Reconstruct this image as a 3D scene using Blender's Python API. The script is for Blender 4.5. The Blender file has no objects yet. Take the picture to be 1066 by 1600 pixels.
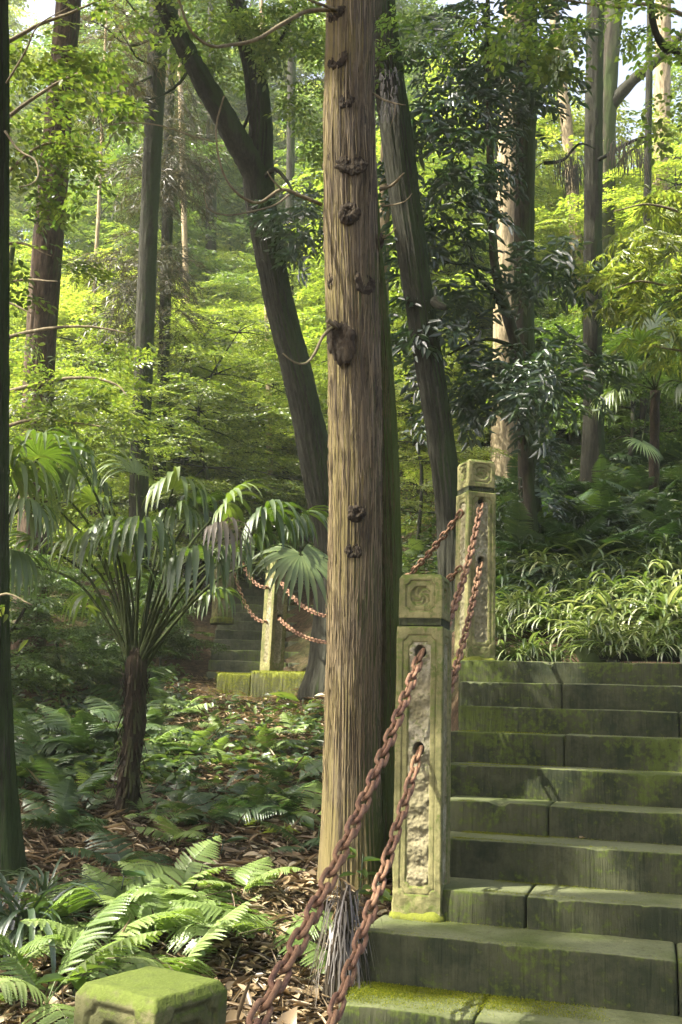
import bpy, math, random
import numpy as np
from math import radians, sin, cos, tan, pi
from mathutils import Vector, Matrix

rng = np.random.default_rng(7)
random.seed(7)
S = bpy.context.scene
COL = S.collection

# ------------------------------------------------------------------ camera
F_PX, PITCH, ROLL, CZ = 1600.0, radians(11.48), radians(1.93), 2.0
FW = np.array([0, cos(PITCH), sin(PITCH)])
_U0 = np.array([0, -sin(PITCH), cos(PITCH)]); _R0 = np.array([1.0, 0, 0])
UP = _U0 * cos(ROLL) - _R0 * sin(ROLL)
RT = _R0 * cos(ROLL) + _U0 * sin(ROLL)
EYE = np.array([0, 0, CZ])

def at(px, py, d):
    """a point of the place, surveyed from its place in the photograph and its depth"""
    return EYE + (FW + RT * (px - 533) / F_PX - UP * (py - 800) / F_PX) * d

cam_d = bpy.data.cameras.new('camera'); cam = bpy.data.objects.new('camera', cam_d); COL.objects.link(cam)
cam.location = EYE
cam.matrix_world = Matrix(((RT[0], UP[0], -FW[0], 0), (RT[1], UP[1], -FW[1], 0), (RT[2], UP[2], -FW[2], CZ), (0, 0, 0, 1)))
cam_d.sensor_fit = 'VERTICAL'; cam_d.sensor_height = 36; cam_d.lens = 36.0 * F_PX / 1600
cam_d.clip_end = 600; cam_d.clip_start = 0.05
S.camera = cam

# ------------------------------------------------------------------ noise
def _hash(ix, iy, iz, seed):
    h = (ix.astype(np.int64) * 374761393 + iy.astype(np.int64) * 668265263 + iz.astype(np.int64) * 2147483647 + seed * 1274126177) & 0xffffffff
    h = ((h ^ (h >> 13)) * 1274126177) & 0xffffffff
    h = (h ^ (h >> 16)) & 0xffffffff
    return h / 4294967295.0

def vnoise(x, y, z, seed=0):
    x, y, z = np.broadcast_arrays(np.asarray(x, float), np.asarray(y, float), np.asarray(z, float))
    ix, iy, iz = np.floor(x), np.floor(y), np.floor(z)
    fx, fy, fz = x - ix, y - iy, z - iz
    fx, fy, fz = [f * f * (3 - 2 * f) for f in (fx, fy, fz)]
    r = 0
    for a in (0, 1):
        for b in (0, 1):
            for c in (0, 1):
                w = (fx if a else 1 - fx) * (fy if b else 1 - fy) * (fz if c else 1 - fz)
                r = r + w * _hash(ix + a, iy + b, iz + c, seed)
    return r * 2 - 1

def fbm(x, y, z, seed=0, o=3):
    r, a, k = 0, 1.0, 1.0
    for i in range(o):
        r = r + a * vnoise(np.asarray(x) * k, np.asarray(y) * k, np.asarray(z) * k, seed + i); a *= .5; k *= 2.03
    return r / 1.75

def sstep(a, b, x):
    t = np.clip((np.asarray(x, float) - a) / (b - a), 0, 1); return t * t * (3 - 2 * t)

# ------------------------------------------------------------------ terrain height
_LY = [-40, 0, 3.7, 5, 8, 11.8, 16, 24, 40, 80, 200]; _LZ = [-2.3, -1.8, -1.1, -.83, -.32, .26, 2.0, 5.0, 10, 19, 26]
_RY = [-40, 1.3, 3.9, 6.9, 7.9, 10, 13, 20, 40, 80, 200]; _RZ = [-2.4, -2.2, -1.25, .1, .52, 1.65, 2.85, 5.4, 11.5, 21, 26]
def ground(x, y, rough=True):
    x = np.asarray(x, float); y = np.asarray(y, float)
    zl = np.interp(y, _LY, _LZ)
    zr = np.interp(y + .3 * np.clip(x, -1, 3.5), _RY, _RZ)
    c = np.interp(y, [2, 4, 7, 10, 16], [-.45, .35, .75, .6, .5]); w = np.interp(y, [2, 7, 10, 16], [.18, .2, 1.0, 2.2])
    t = sstep(0, 1, (x - c) / w * .5 + .5)
    z = zl * (1 - t) + zr * t
    z = z + np.interp(x, [-14, -5, -1, 3, 6, 16], [1.2, .25, 0, 0, .3, 1.6]) * sstep(2, 9, y)
    if rough:
        a = .035 * (1 - .7 * t * sstep(7.5, 6.5, y))
        z = z + a * fbm(x * 1.7, y * 1.7, 0, 3) + .5 * a * fbm(x * 7, y * 7, 0, 9)
    return z + CZ
def gz(x, y): return float(ground(x, y))

# ------------------------------------------------------------------ mesh helpers
def mesh(name, V, F, mat=None, smooth=True, mi=None):
    """V (n,3); F a list of arrays (m,3) / (m,4)"""
    V = np.asarray(V, np.float32)
    if not isinstance(F, (list, tuple)): F = [F]
    F = [np.asarray(f, np.int32) for f in F if len(f)]
    me = bpy.data.meshes.new(name)
    me.vertices.add(len(V)); me.vertices.foreach_set('co', V.ravel())
    loops = np.concatenate([f.ravel() for f in F]); tot = np.concatenate([np.full(len(f), f.shape[1], np.int32) for f in F])
    me.loops.add(len(loops)); me.loops.foreach_set('vertex_index', loops)
    st = np.concatenate(([0], np.cumsum(tot)[:-1])).astype(np.int32)
    me.polygons.add(len(tot)); me.polygons.foreach_set('loop_start', st)
    for m in (mat if isinstance(mat, (list, tuple)) else [mat]):
        if m: me.materials.append(m)
    if mi is not None: me.polygons.foreach_set('material_index', np.asarray(mi, np.int32))
    me.update(calc_edges=True)
    if smooth: me.polygons.foreach_set('use_smooth', np.ones(len(tot), bool))
    return me

def obj(name, me, parent=None, loc=None):
    o = bpy.data.objects.new(name, me); COL.objects.link(o)
    if parent is not None: o.parent = parent
    if loc is not None: o.location = loc
    return o

def tag(o, label, cat, group=None, kind=None):
    if label: o['label'] = label
    if cat: o['category'] = cat
    if group: o['group'] = group
    if kind: o['kind'] = kind
    return o

def empty(name, loc, label=None, cat=None, group=None):
    o = bpy.data.objects.new(name, None); COL.objects.link(o); o.location = loc; o.empty_display_size = .1
    return tag(o, label, cat, group)

def copy_tree(o, parent=None):
    c = o.copy(); COL.objects.link(c)
    if parent is not None: c.parent = parent
    for ch in list(o.children): copy_tree(ch, c)
    return c

class Acc:
    """collects vertices and faces for one mesh"""
    def __init__(self): self.V = []; self.F3 = []; self.F4 = []; self.n = 0
    def add(self, V, F):
        V = np.asarray(V, float)
        for f in (F if isinstance(F, (list, tuple)) else [F]):
            f = np.asarray(f, np.int64)
            if len(f) == 0: continue
            (self.F3 if f.shape[1] == 3 else self.F4).append(f + self.n)
        self.V.append(V); self.n += len(V)
    def arrays(self):
        F = []
        if self.F3: F.append(np.concatenate(self.F3))
        if self.F4: F.append(np.concatenate(self.F4))
        return np.concatenate(self.V), F
    def build(self, name, mat, parent=None, loc=None, smooth=True):
        V, F = self.arrays()
        if loc is not None: V = V - np.asarray(loc)
        elif parent is not None: V = V - np.asarray(parent.location)
        return obj(name, mesh(name, V, F, mat, smooth), parent, loc)

def unit(v):
    v = np.asarray(v, float); return v / (np.linalg.norm(v, axis=-1, keepdims=True) + 1e-12)

def resample(P, R, step):
    """Catmull-Rom through P (with radii), about `step` apart"""
    P = np.asarray(P, float); R = np.asarray(R, float)
    Q = np.concatenate([P, R[:, None]], 1)
    A = np.concatenate([[2 * Q[0] - Q[1]], Q, [2 * Q[-1] - Q[-2]]])
    out = []
    for i in range(1, len(A) - 2):
        n = max(2, int(np.linalg.norm(A[i + 1, :3] - A[i, :3]) / step))
        t = np.linspace(0, 1, n, endpoint=False)[:, None]
        p0, p1, p2, p3 = A[i - 1], A[i], A[i + 1], A[i + 2]
        out.append(.5 * (2 * p1 + (p2 - p0) * t + (2 * p0 - 5 * p1 + 4 * p2 - p3) * t**2 + (3 * p1 - p0 - 3 * p2 + p3) * t**3))
    out.append(A[-2:-1]); Q = np.concatenate(out)
    return Q[:, :3], np.maximum(Q[:, 3], .0005)

def tube(P, R, nu, step, disp=None):
    """closed-ring tube along P; disp(theta, s, point, radius) gives a radial offset"""
    C, r = resample(P, R, step)
    T = unit(np.gradient(C, axis=0))
    X = np.cross(T, [0.03, 1, 0.02]); X = unit(X); Y = np.cross(T, X)
    th = np.linspace(0, 2 * pi, nu, endpoint=False)
    s = np.concatenate(([0], np.cumsum(np.linalg.norm(np.diff(C, axis=0), axis=1))))
    rr = np.repeat(r[:, None], nu, 1)
    if disp is not None: rr = rr + disp(th[None, :], s[:, None], C, r[:, None])
    V = C[:, None] + X[:, None] * (np.cos(th)[None, :, None] * rr[..., None]) + Y[:, None] * (np.sin(th)[None, :, None] * rr[..., None])
    n = len(C)
    i = np.arange(n - 1)[:, None] * nu; j = np.arange(nu)[None, :]; k = (j + 1) % nu
    Fq = np.stack([i + j, i + k, i + nu + k, i + nu + j], -1).reshape(-1, 4)
    V = V.reshape(-1, 3)
    V = np.concatenate([V, C[:1], C[-1:]])
    a, b = len(V) - 2, len(V) - 1; j = np.arange(nu); k = (j + 1) % nu
    F3 = np.concatenate([np.stack([k, j, np.full(nu, a)], 1), np.stack([(n - 1) * nu + j, (n - 1) * nu + k, np.full(nu, b)], 1)])
    return V, [F3, Fq]

def instance(TV, TF, M, L):
    """copies of template (k,3) under matrices M (N,3,3), offsets L (N,3)"""
    N, k = len(M), len(TV)
    V = np.einsum('nij,kj->nki', M, TV) + L[:, None]
    F = (TF[None] + (np.arange(N) * k)[:, None, None]).reshape(-1, TF.shape[1])
    return V.reshape(-1, 3), F

def frames(xdir, updir, scale=1.0, spin=0.0):
    """N matrices whose x axis is xdir and z axis close to updir"""
    x = unit(xdir); y = unit(np.cross(np.broadcast_to(updir, x.shape), x)); z = np.cross(x, y)
    if np.ndim(spin) or spin:
        c, s = np.cos(spin), np.sin(spin)
        c = np.reshape(c, (-1, 1)); s = np.reshape(s, (-1, 1))
        y, z = y * c + z * s, z * c - y * s
    M = np.stack([x, y, z], -1)
    return M * np.reshape(scale, (-1, 1, 1)) if np.ndim(scale) else M * scale

# ------------------------------------------------------------------ materials
class NT:
    def __init__(self, name):
        self.m = bpy.data.materials.new(name); self.m.use_nodes = True
        self.t = self.m.node_tree; self.t.nodes.clear()
        self.out = self.t.nodes.new('ShaderNodeOutputMaterial')
    def n(self, typ, **kw):
        nd = self.t.nodes.new(typ)
        ins = kw.pop('i', {})
        for k, v in kw.items(): setattr(nd, k, v)
        for k, v in ins.items():
            if hasattr(v, 'is_output') or isinstance(v, bpy.types.NodeSocket): self.t.links.new(v, nd.inputs[k])
            else: nd.inputs[k].default_value = v
        return nd
    def coord(self, scale=(1, 1, 1), kind='Object'):
        c = self.n('ShaderNodeTexCoord')
        return self.n('ShaderNodeMapping', i={'Vector': c.outputs[kind], 'Scale': scale}).outputs[0]
    def noise(self, vec, scale, detail=4, rough=.6, dist=0):
        return self.n('ShaderNodeTexNoise', i={'Vector': vec, 'Scale': scale, 'Detail': detail, 'Roughness': rough, 'Distortion': dist}).outputs['Fac']
    def ramp(self, fac, stops):
        r = self.n('ShaderNodeValToRGB', i={'Fac': fac}); e = r.color_ramp.elements
        while len(e) < len(stops): e.new(.5)
        for k, (p, c) in enumerate(stops):
            e[k].position = p; e[k].color = (*c, 1) if len(c) == 3 else c
        return r.outputs[0]
    def step(self, fac, a, b):
        return self.n('ShaderNodeMapRange', interpolation_type='SMOOTHSTEP', i={'Value': fac, 'From Min': a, 'From Max': b}).outputs[0]
    def mix(self, fac, a, b, mode='MIX'):
        nd = self.n('ShaderNodeMix', data_type='RGBA', blend_type=mode)
        for s, v in ((0, fac), (6, a), (7, b)):
            if isinstance(v, bpy.types.NodeSocket): self.t.links.new(v, nd.inputs[s])
            else: nd.inputs[s].default_value = v if s == 0 else ((*v, 1) if len(v) == 3 else v)
        return nd.outputs[2]
    def math(self, op, a, b=0.0, c=0.0):
        return self.n('ShaderNodeMath', operation=op, i={0: a, 1: b, 2: c}).outputs[0]
    def bump(self, h, strength, dist, normal=None):
        i = {'Height': h, 'Strength': strength, 'Distance': dist}
        if normal is not None: i['Normal'] = normal
        return self.n('ShaderNodeBump', i=i).outputs[0]
    def principled(self, col, rough=.8, normal=None, spec=.3, **kw):
        i = {'Base Color': col if isinstance(col, bpy.types.NodeSocket) else (*col, 1), 'Roughness': rough, 'Specular IOR Level': spec}
        if normal is not None: i['Normal'] = normal
        i.update(kw)
        p = self.n('ShaderNodeBsdfPrincipled', i=i)
        self.t.links.new(p.outputs[0], self.out.inputs[0]); return self.m
    def normal_z(self, axis=2):
        g = self.n('ShaderNodeNewGeometry'); s = self.n('ShaderNodeSeparateXYZ', i={0: g.outputs['Normal']})
        return s.outputs[axis]

def leaf_material(name, stops, trans=.45, tint=(1.45, 1.52, .68), gloss=.06, rough=.4, objvar=.35, patch=0.25):
    t = NT(name)
    g = t.n('ShaderNodeNewGeometry'); oi = t.n('ShaderNodeObjectInfo')
    fac = t.math('MULTIPLY_ADD', g.outputs['Random Per Island'], 1 - objvar, t.math('MULTIPLY', oi.outputs['Random'], objvar))
    if patch:
        nz = t.noise(t.coord((1, 1, 1)), 1.3, 2, .5)
        fac = t.math('ADD', fac, t.math('MULTIPLY', t.math('SUBTRACT', nz, .5), patch * 2))
    col = t.ramp(fac, stops)
    tc = t.mix(1.0, col, tint, 'MULTIPLY')
    d = t.n('ShaderNodeBsdfDiffuse', i={'Color': col}); tr = t.n('ShaderNodeBsdfTranslucent', i={'Color': tc})
    m1 = t.n('ShaderNodeMixShader', i={0: trans, 1: d.outputs[0], 2: tr.outputs[0]})
    gl = t.n('ShaderNodeBsdfGlossy', i={'Color': (1, 1, 1, 1), 'Roughness': rough})
    m2 = t.n('ShaderNodeMixShader', i={0: gloss, 1: m1.outputs[0], 2: gl.outputs[0]})
    t.t.links.new(m2.outputs[0], t.out.inputs[0])
    return t.m

def bark_material(name, light, dark, moss=(.05, .075, .015), moss_amt=.3, moss_dir=(.8, -.1, .1), fz=1.4, fx=26, lichen=None, low_moss=0.0):
    t = NT(name)
    v = t.coord((fx, fx, fz)); n1 = t.noise(v, 1.0, 6, .65, .4)
    v2 = t.coord((fx * 3.1, fx * 3.1, fz * 2.2)); n2 = t.noise(v2, 1.0, 5, .65, .3)
    v3 = t.coord((1, 1, .5)); n3 = t.noise(v3, 5, 5, .6)
    h = t.math('MULTIPLY_ADD', n2, .4, n1)
    col = t.ramp(n1, [(.3, dark), (.5, tuple((a + b) / 2 for a, b in zip(light, dark))), (.68, light)])
    col = t.mix(t.math('MULTIPLY', t.step(n2, .45, .75), .35), col, tuple(c * 1.25 for c in light))
    col = t.mix(t.math('MULTIPLY', t.step(n3, .45, .7), .45), col, tuple(c * .45 for c in dark))
    geo = t.n('ShaderNodeNewGeometry')
    dp = t.n('ShaderNodeVectorMath', operation='DOT_PRODUCT', i={0: geo.outputs['Normal'], 1: moss_dir}).outputs['Value']
    mf = t.math('ADD', t.math('MULTIPLY', dp, .45), t.math('SUBTRACT', t.noise(v3, 3.1, 6, .7), .5))
    if low_moss:
        sz = t.n('ShaderNodeSeparateXYZ', i={0: t.n('ShaderNodeTexCoord').outputs['Object']}).outputs[2]
        mf = t.math('ADD', mf, t.n('ShaderNodeMapRange', i={'Value': sz, 'From Min': 0, 'From Max': 2.6, 'To Min': low_moss, 'To Max': 0}).outputs[0])
    mf = t.step(mf, .28 - moss_amt * .5, .58 - moss_amt * .5)
    mc = t.mix(n2, moss, tuple(c * 1.6 for c in moss))
    col = t.mix(t.math('MULTIPLY', mf, .85), col, mc)
    if lichen:
        lf = t.step(t.math('SUBTRACT', t.noise(v3, 2.2, 6, .7), t.math('MULTIPLY', dp, .25)), .52, .75)
        col = t.mix(t.math('MULTIPLY', lf, .6), col, lichen)
    return t.principled(col, .9, t.bump(h, 1.0, .014), .12)

def stone_material(name, base, dark, moss, moss_amt=.4, tooling=0.0, top_moss=.5, pale=None, pale_amt=.5, bump=.5, scale=1.0, skylit_tread=None):
    t = NT(name)
    v = t.coord((1, 1, 1))
    n1 = t.noise(v, 6 * scale, 6, .62); n2 = t.noise(v, 38 * scale, 5, .65); n3 = t.noise(v, 160 * scale, 3, .6); n4 = t.noise(v, 2.3 * scale, 4, .6, .3)
    col = t.mix(t.step(n1, .35, .68), base, dark)
    col = t.mix(t.math('MULTIPLY', t.step(n2, .42, .66), .45), col, tuple(c * .5 for c in dark))
    if pale:
        col = t.mix(t.math('MULTIPLY', t.step(n4, .62 - .25 * pale_amt, .72 - .2 * pale_amt), .75), col, pale)
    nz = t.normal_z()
    mf = t.math('ADD', t.math('MULTIPLY', nz, top_moss * .5), t.math('ADD', t.math('SUBTRACT', n4, .5), t.math('MULTIPLY', t.math('SUBTRACT', n2, .5), 1.0)))
    mf = t.step(mf, .22 - moss_amt * .45, .46 - moss_amt * .45)
    mc = t.mix(n3, tuple(c * .6 for c in moss), tuple(c * 1.35 for c in moss))
    col = t.mix(t.math('MULTIPLY', mf, .9), col, mc)
    if skylit_tread:  # top faces paler: sky light painted in, along with foot wear
        col = t.mix(t.math('MULTIPLY', t.math('MULTIPLY', t.step(nz, .55, .9), t.step(n4, .72, .38)), .85), col, t.mix(n2, tuple(c * .7 for c in skylit_tread), tuple(c * 1.2 for c in skylit_tread)))
    streak = t.noise(t.coord((48, 48, 3)), 1, 4, .6)
    col = t.mix(t.math('MULTIPLY', t.step(streak, .5, .75), .4), col, tuple(c * .45 for c in dark))
    h = t.math('ADD', t.math('MULTIPLY', n2, .6), t.math('MULTIPLY', n3, .35))
    nrm = t.bump(h, bump, .006)
    if tooling:
        tl = t.noise(t.coord((90, 90, 4)), 1, 3, .6, .2)
        nrm = t.bump(tl, tooling, .006, nrm)
    return t.principled(col, .88, nrm, .22)

M = {}
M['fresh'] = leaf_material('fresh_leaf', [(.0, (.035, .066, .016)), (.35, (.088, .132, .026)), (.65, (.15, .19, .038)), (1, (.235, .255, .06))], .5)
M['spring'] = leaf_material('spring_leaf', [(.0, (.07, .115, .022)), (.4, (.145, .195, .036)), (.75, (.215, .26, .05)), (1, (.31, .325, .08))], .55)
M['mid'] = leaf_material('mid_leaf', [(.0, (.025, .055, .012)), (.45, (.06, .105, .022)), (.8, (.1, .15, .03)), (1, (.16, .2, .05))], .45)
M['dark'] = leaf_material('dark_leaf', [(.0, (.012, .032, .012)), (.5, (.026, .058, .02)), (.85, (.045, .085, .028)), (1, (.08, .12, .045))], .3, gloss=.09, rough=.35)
M['needle'] = leaf_material('needle', [(0, (.02, .03, .012)), (.5, (.045, .045, .02)), (1, (.11, .08, .045))], .3, gloss=.03)
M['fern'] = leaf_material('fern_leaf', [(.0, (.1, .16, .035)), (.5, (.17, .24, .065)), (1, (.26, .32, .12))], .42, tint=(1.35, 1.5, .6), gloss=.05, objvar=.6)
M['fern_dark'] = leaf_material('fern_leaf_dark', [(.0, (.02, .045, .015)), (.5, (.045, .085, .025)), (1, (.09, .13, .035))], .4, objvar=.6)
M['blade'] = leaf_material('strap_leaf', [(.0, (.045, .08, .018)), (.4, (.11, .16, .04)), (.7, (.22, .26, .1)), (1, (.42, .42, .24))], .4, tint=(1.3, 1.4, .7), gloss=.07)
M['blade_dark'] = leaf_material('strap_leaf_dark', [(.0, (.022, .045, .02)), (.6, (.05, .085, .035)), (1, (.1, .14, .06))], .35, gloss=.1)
M['palm'] = leaf_material('palm_leaf', [(.0, (.035, .065, .016)), (.5, (.08, .125, .032)), (.85, (.14, .185, .055)), (1, (.22, .25, .1))], .42, tint=(1.5, 1.6, .5), gloss=.05, rough=.5, objvar=.7, patch=.1)
M['stalk'] = bark_material('palm_stalk', (.06, .075, .025), (.025, .035, .012), (.03, .05, .012), .1, (0, 0, 1), 3, 60)
M['palm_dry'] = leaf_material('dead_palm_leaf', [(0, (.12, .1, .06)), (1, (.3, .27, .19))], .3, tint=(1.2, 1.1, .8), objvar=.5)
M['litter'] = leaf_material('dry_leaf', [(0, (.04, .03, .018)), (.3, (.125, .09, .048)), (.6, (.24, .175, .095)), (.85, (.35, .275, .165)), (1, (.43, .38, .25))], .15, tint=(1.2, 1, .7), gloss=.03, objvar=0)
M['dryfibre'] = leaf_material('dry_fibre', [(0, (.03, .024, .016)), (.6, (.075, .064, .044)), (1, (.15, .13, .095))], .15, tint=(1, 1, .9), objvar=0)
M['cover'] = leaf_material('ground_cover_leaf', [(0, (.02, .045, .012)), (.5, (.05, .09, .02)), (1, (.11, .15, .035))], .4, objvar=0)
M['moss_tuft'] = leaf_material('moss_tuft', [(0, (.06, .08, .008)), (.5, (.12, .14, .012)), (1, (.2, .2, .02))], .3, gloss=0, objvar=0)

M['cedar_bark'] = bark_material('cedar_bark', (.17, .135, .085), (.026, .02, .013), (.045, .062, .013), .36, (.9, .3, 0), 1.6, 55, (.2, .165, .06), .2)
M['stem_bark'] = bark_material('mossy_cedar_bark', (.15, .115, .06), (.022, .018, .01), (.04, .06, .012), .62, (.75, -.1, .1), 1.6, 55, (.2, .16, .05), .2)
M['dark_bark'] = bark_material('dark_mossy_bark', (.043, .043, .029), (.01, .0105, .007), (.026, .042, .012), .58, (.8, -.2, .2), 3, 40)
M['red_bark'] = bark_material('red_brown_bark', (.115, .084, .054), (.024, .018, .012), (.04, .055, .015), .15, (.8, 0, 0), 1.6, 44)
M['pale_bark'] = bark_material('pale_bark', (.4, .33, .2), (.13, .1, .055), (.12, .13, .04), .15, (.8, 0, 0), 3, 36)
M['moss_bark'] = bark_material('mossy_trunk_bark', (.075, .066, .044), (.018, .016, .011), (.035, .055, .014), .55, (.5, -.5, .1), 2, 22)
M['twig'] = bark_material('twig_bark', (.24, .2, .12), (.09, .07, .045), (.07, .08, .025), .2, (0, 0, 1), 6, 30)
M['knot'] = bark_material('knot_bark', (.06, .046, .03), (.009, .007, .005), (.03, .04, .012), .1, (0, 0, 1), 20, 30)
M['palm_fibre'] = bark_material('palm_trunk_fibre', (.06, .045, .028), (.012, .01, .007), (.04, .05, .015), .25, (.5, -.5, .2), 8, 40)

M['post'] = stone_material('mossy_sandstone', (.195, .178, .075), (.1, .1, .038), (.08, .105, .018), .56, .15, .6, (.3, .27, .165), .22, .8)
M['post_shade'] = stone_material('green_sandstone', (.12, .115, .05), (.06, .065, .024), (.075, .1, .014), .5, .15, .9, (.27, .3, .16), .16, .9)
M['panel'] = stone_material('bare_weathered_sandstone', (.215, .19, .11), (.12, .11, .055), (.085, .1, .02), .42, 0, .3, (.33, .305, .21), .55, .8, 1.4)
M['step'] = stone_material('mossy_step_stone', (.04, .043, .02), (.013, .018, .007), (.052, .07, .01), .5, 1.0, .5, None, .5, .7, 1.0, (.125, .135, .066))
M['step_far'] = stone_material('dark_step_stone', (.1, .105, .065), (.05, .058, .034), (.09, .12, .025), .4, .3, .7, skylit_tread=(.17, .18, .1))
M['mossy'] = stone_material('thick_moss_stone', (.09, .09, .04), (.045, .05, .018), (.125, .14, .014), .62, 0, 1.0, None, .5, .9, 1.2)

t = NT('rusty_iron')
v = t.coord((1, 1, 1)); wn = t.coord((1, 1, 1), 'Object')
g = t.n('ShaderNodeObjectInfo')
n1 = t.noise(t.n('ShaderNodeVectorMath', operation='ADD', i={0: v, 1: g.outputs['Location']}).outputs[0], 28, 5, .65)
n2 = t.noise(t.n('ShaderNodeVectorMath', operation='ADD', i={0: v, 1: g.outputs['Location']}).outputs[0], 190, 4, .6)
col = t.ramp(n1, [(.3, (.075, .036, .022)), (.5, (.15, .078, .046)), (.7, (.235, .145, .085))])
col = t.mix(t.math('MULTIPLY', g.outputs['Random'], .5), col, (.2, .12, .055))
col = t.mix(t.math('MULTIPLY', t.step(n2, .5, .7), .55), col, (.07, .028, .018))
M['rust'] = t.principled(col, .78, t.bump(n2, .35, .002), .35, Metallic=.15)

t = NT('forest_soil')
v = t.coord((1, 1, 1), 'Object'); n1 = t.noise(v, 1.1, 6, .6); n2 = t.noise(v, 16, 6, .7); n3 = t.noise(v, 70, 4, .65)
col = t.ramp(n2, [(.3, (.022, .016, .01)), (.5, (.065, .045, .026)), (.72, (.15, .1, .055))])
col = t.mix(t.math('MULTIPLY', t.step(n1, .48, .66), .6), col, (.04, .055, .014))
col = t.mix(t.math('MULTIPLY', t.step(n3, .55, .7), .5), col, (.19, .13, .07))
M['soil'] = t.principled(col, .95, t.bump(t.math('ADD', n2, n3), 1.0, .04), .1)

t = NT('green_glaze'); v = t.coord(); n1 = t.noise(v, 18, 5, .6)
M['glaze'] = t.principled(t.mix(n1, (.05, .075, .028), (.1, .125, .05)), .45, t.bump(n1, .2, .01), .4)
t = NT('dark_plastic'); v = t.coord(); n1 = t.noise(v, 25, 5, .6)
M['black'] = t.principled(t.mix(n1, (.02, .024, .018), (.06, .065, .045)), .9, None, .4)

# ------------------------------------------------------------------ world and sun
SUN_EL = radians(50); SUN_AZ_VEC = unit(np.array([-.92, -.39]))
SDIR = np.array([SUN_AZ_VEC[0] * cos(SUN_EL), SUN_AZ_VEC[1] * cos(SUN_EL), sin(SUN_EL)])   # towards the sun
W = bpy.data.worlds.new('World'); S.world = W; W.use_nodes = True
nt = W.node_tree; bg = nt.nodes['Background']
sky = nt.nodes.new('ShaderNodeTexSky'); sky.sky_type = 'NISHITA'; sky.sun_disc = False
sky.sun_elevation = SUN_EL; sky.sun_rotation = math.atan2(SDIR[0], SDIR[1]) % (2 * pi)
sky.dust_density = 6.0; sky.air_density = .35; sky.ozone_density = .5
nt.links.new(sky.outputs[0], bg.inputs[0]); bg.inputs[1].default_value = .15
sd = bpy.data.lights.new('sun', 'SUN'); sd.energy = 2.9; sd.angle = radians(.5); sd.color = (1, .95, .82)
so = bpy.data.objects.new('sun', sd); COL.objects.link(so)
so.rotation_euler = Vector(SDIR).to_track_quat('Z', 'Y').to_euler(); so.location = (-10, -6, 30)
S.view_settings.view_transform = 'Standard'; S.view_settings.look = 'None'
S.view_settings.exposure = 2.75; S.view_settings.gamma = 1
S.cycles.max_bounces = 7; S.cycles.diffuse_bounces = 4; S.cycles.transmission_bounces = 5; S.cycles.glossy_bounces = 2
S.cycles.use_denoising = True; S.cycles.caustics_reflective = False; S.cycles.caustics_refractive = False
S.cycles.sample_clamp_indirect = 6

# ------------------------------------------------------------------ ground sheet
xs = np.concatenate([np.linspace(-75, -12, 20), np.linspace(-11.5, -4, 30), np.linspace(-3.95, 3.95, 170), np.linspace(4, 11.5, 30), np.linspace(12, 75, 20)])
ys = np.concatenate([np.linspace(-22, .8, 16), np.linspace(1, 9, 180), np.linspace(9.1, 20, 70), np.linspace(20.5, 60, 50), np.linspace(62, 105, 14)])
X, Y = np.meshgrid(xs, ys, indexing='ij'); Z = ground(X, Y)
i = np.arange(len(xs) - 1)[:, None] * len(ys); j = np.arange(len(ys) - 1)[None]
Fq = np.stack([i + j, i + len(ys) + j, i + len(ys) + j + 1, i + j + 1], -1).reshape(-1, 4)
tag(obj('ground', mesh('ground', np.stack([X, Y, Z], -1).reshape(-1, 3), Fq, M['soil'])), None, None, None, 'structure')

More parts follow.
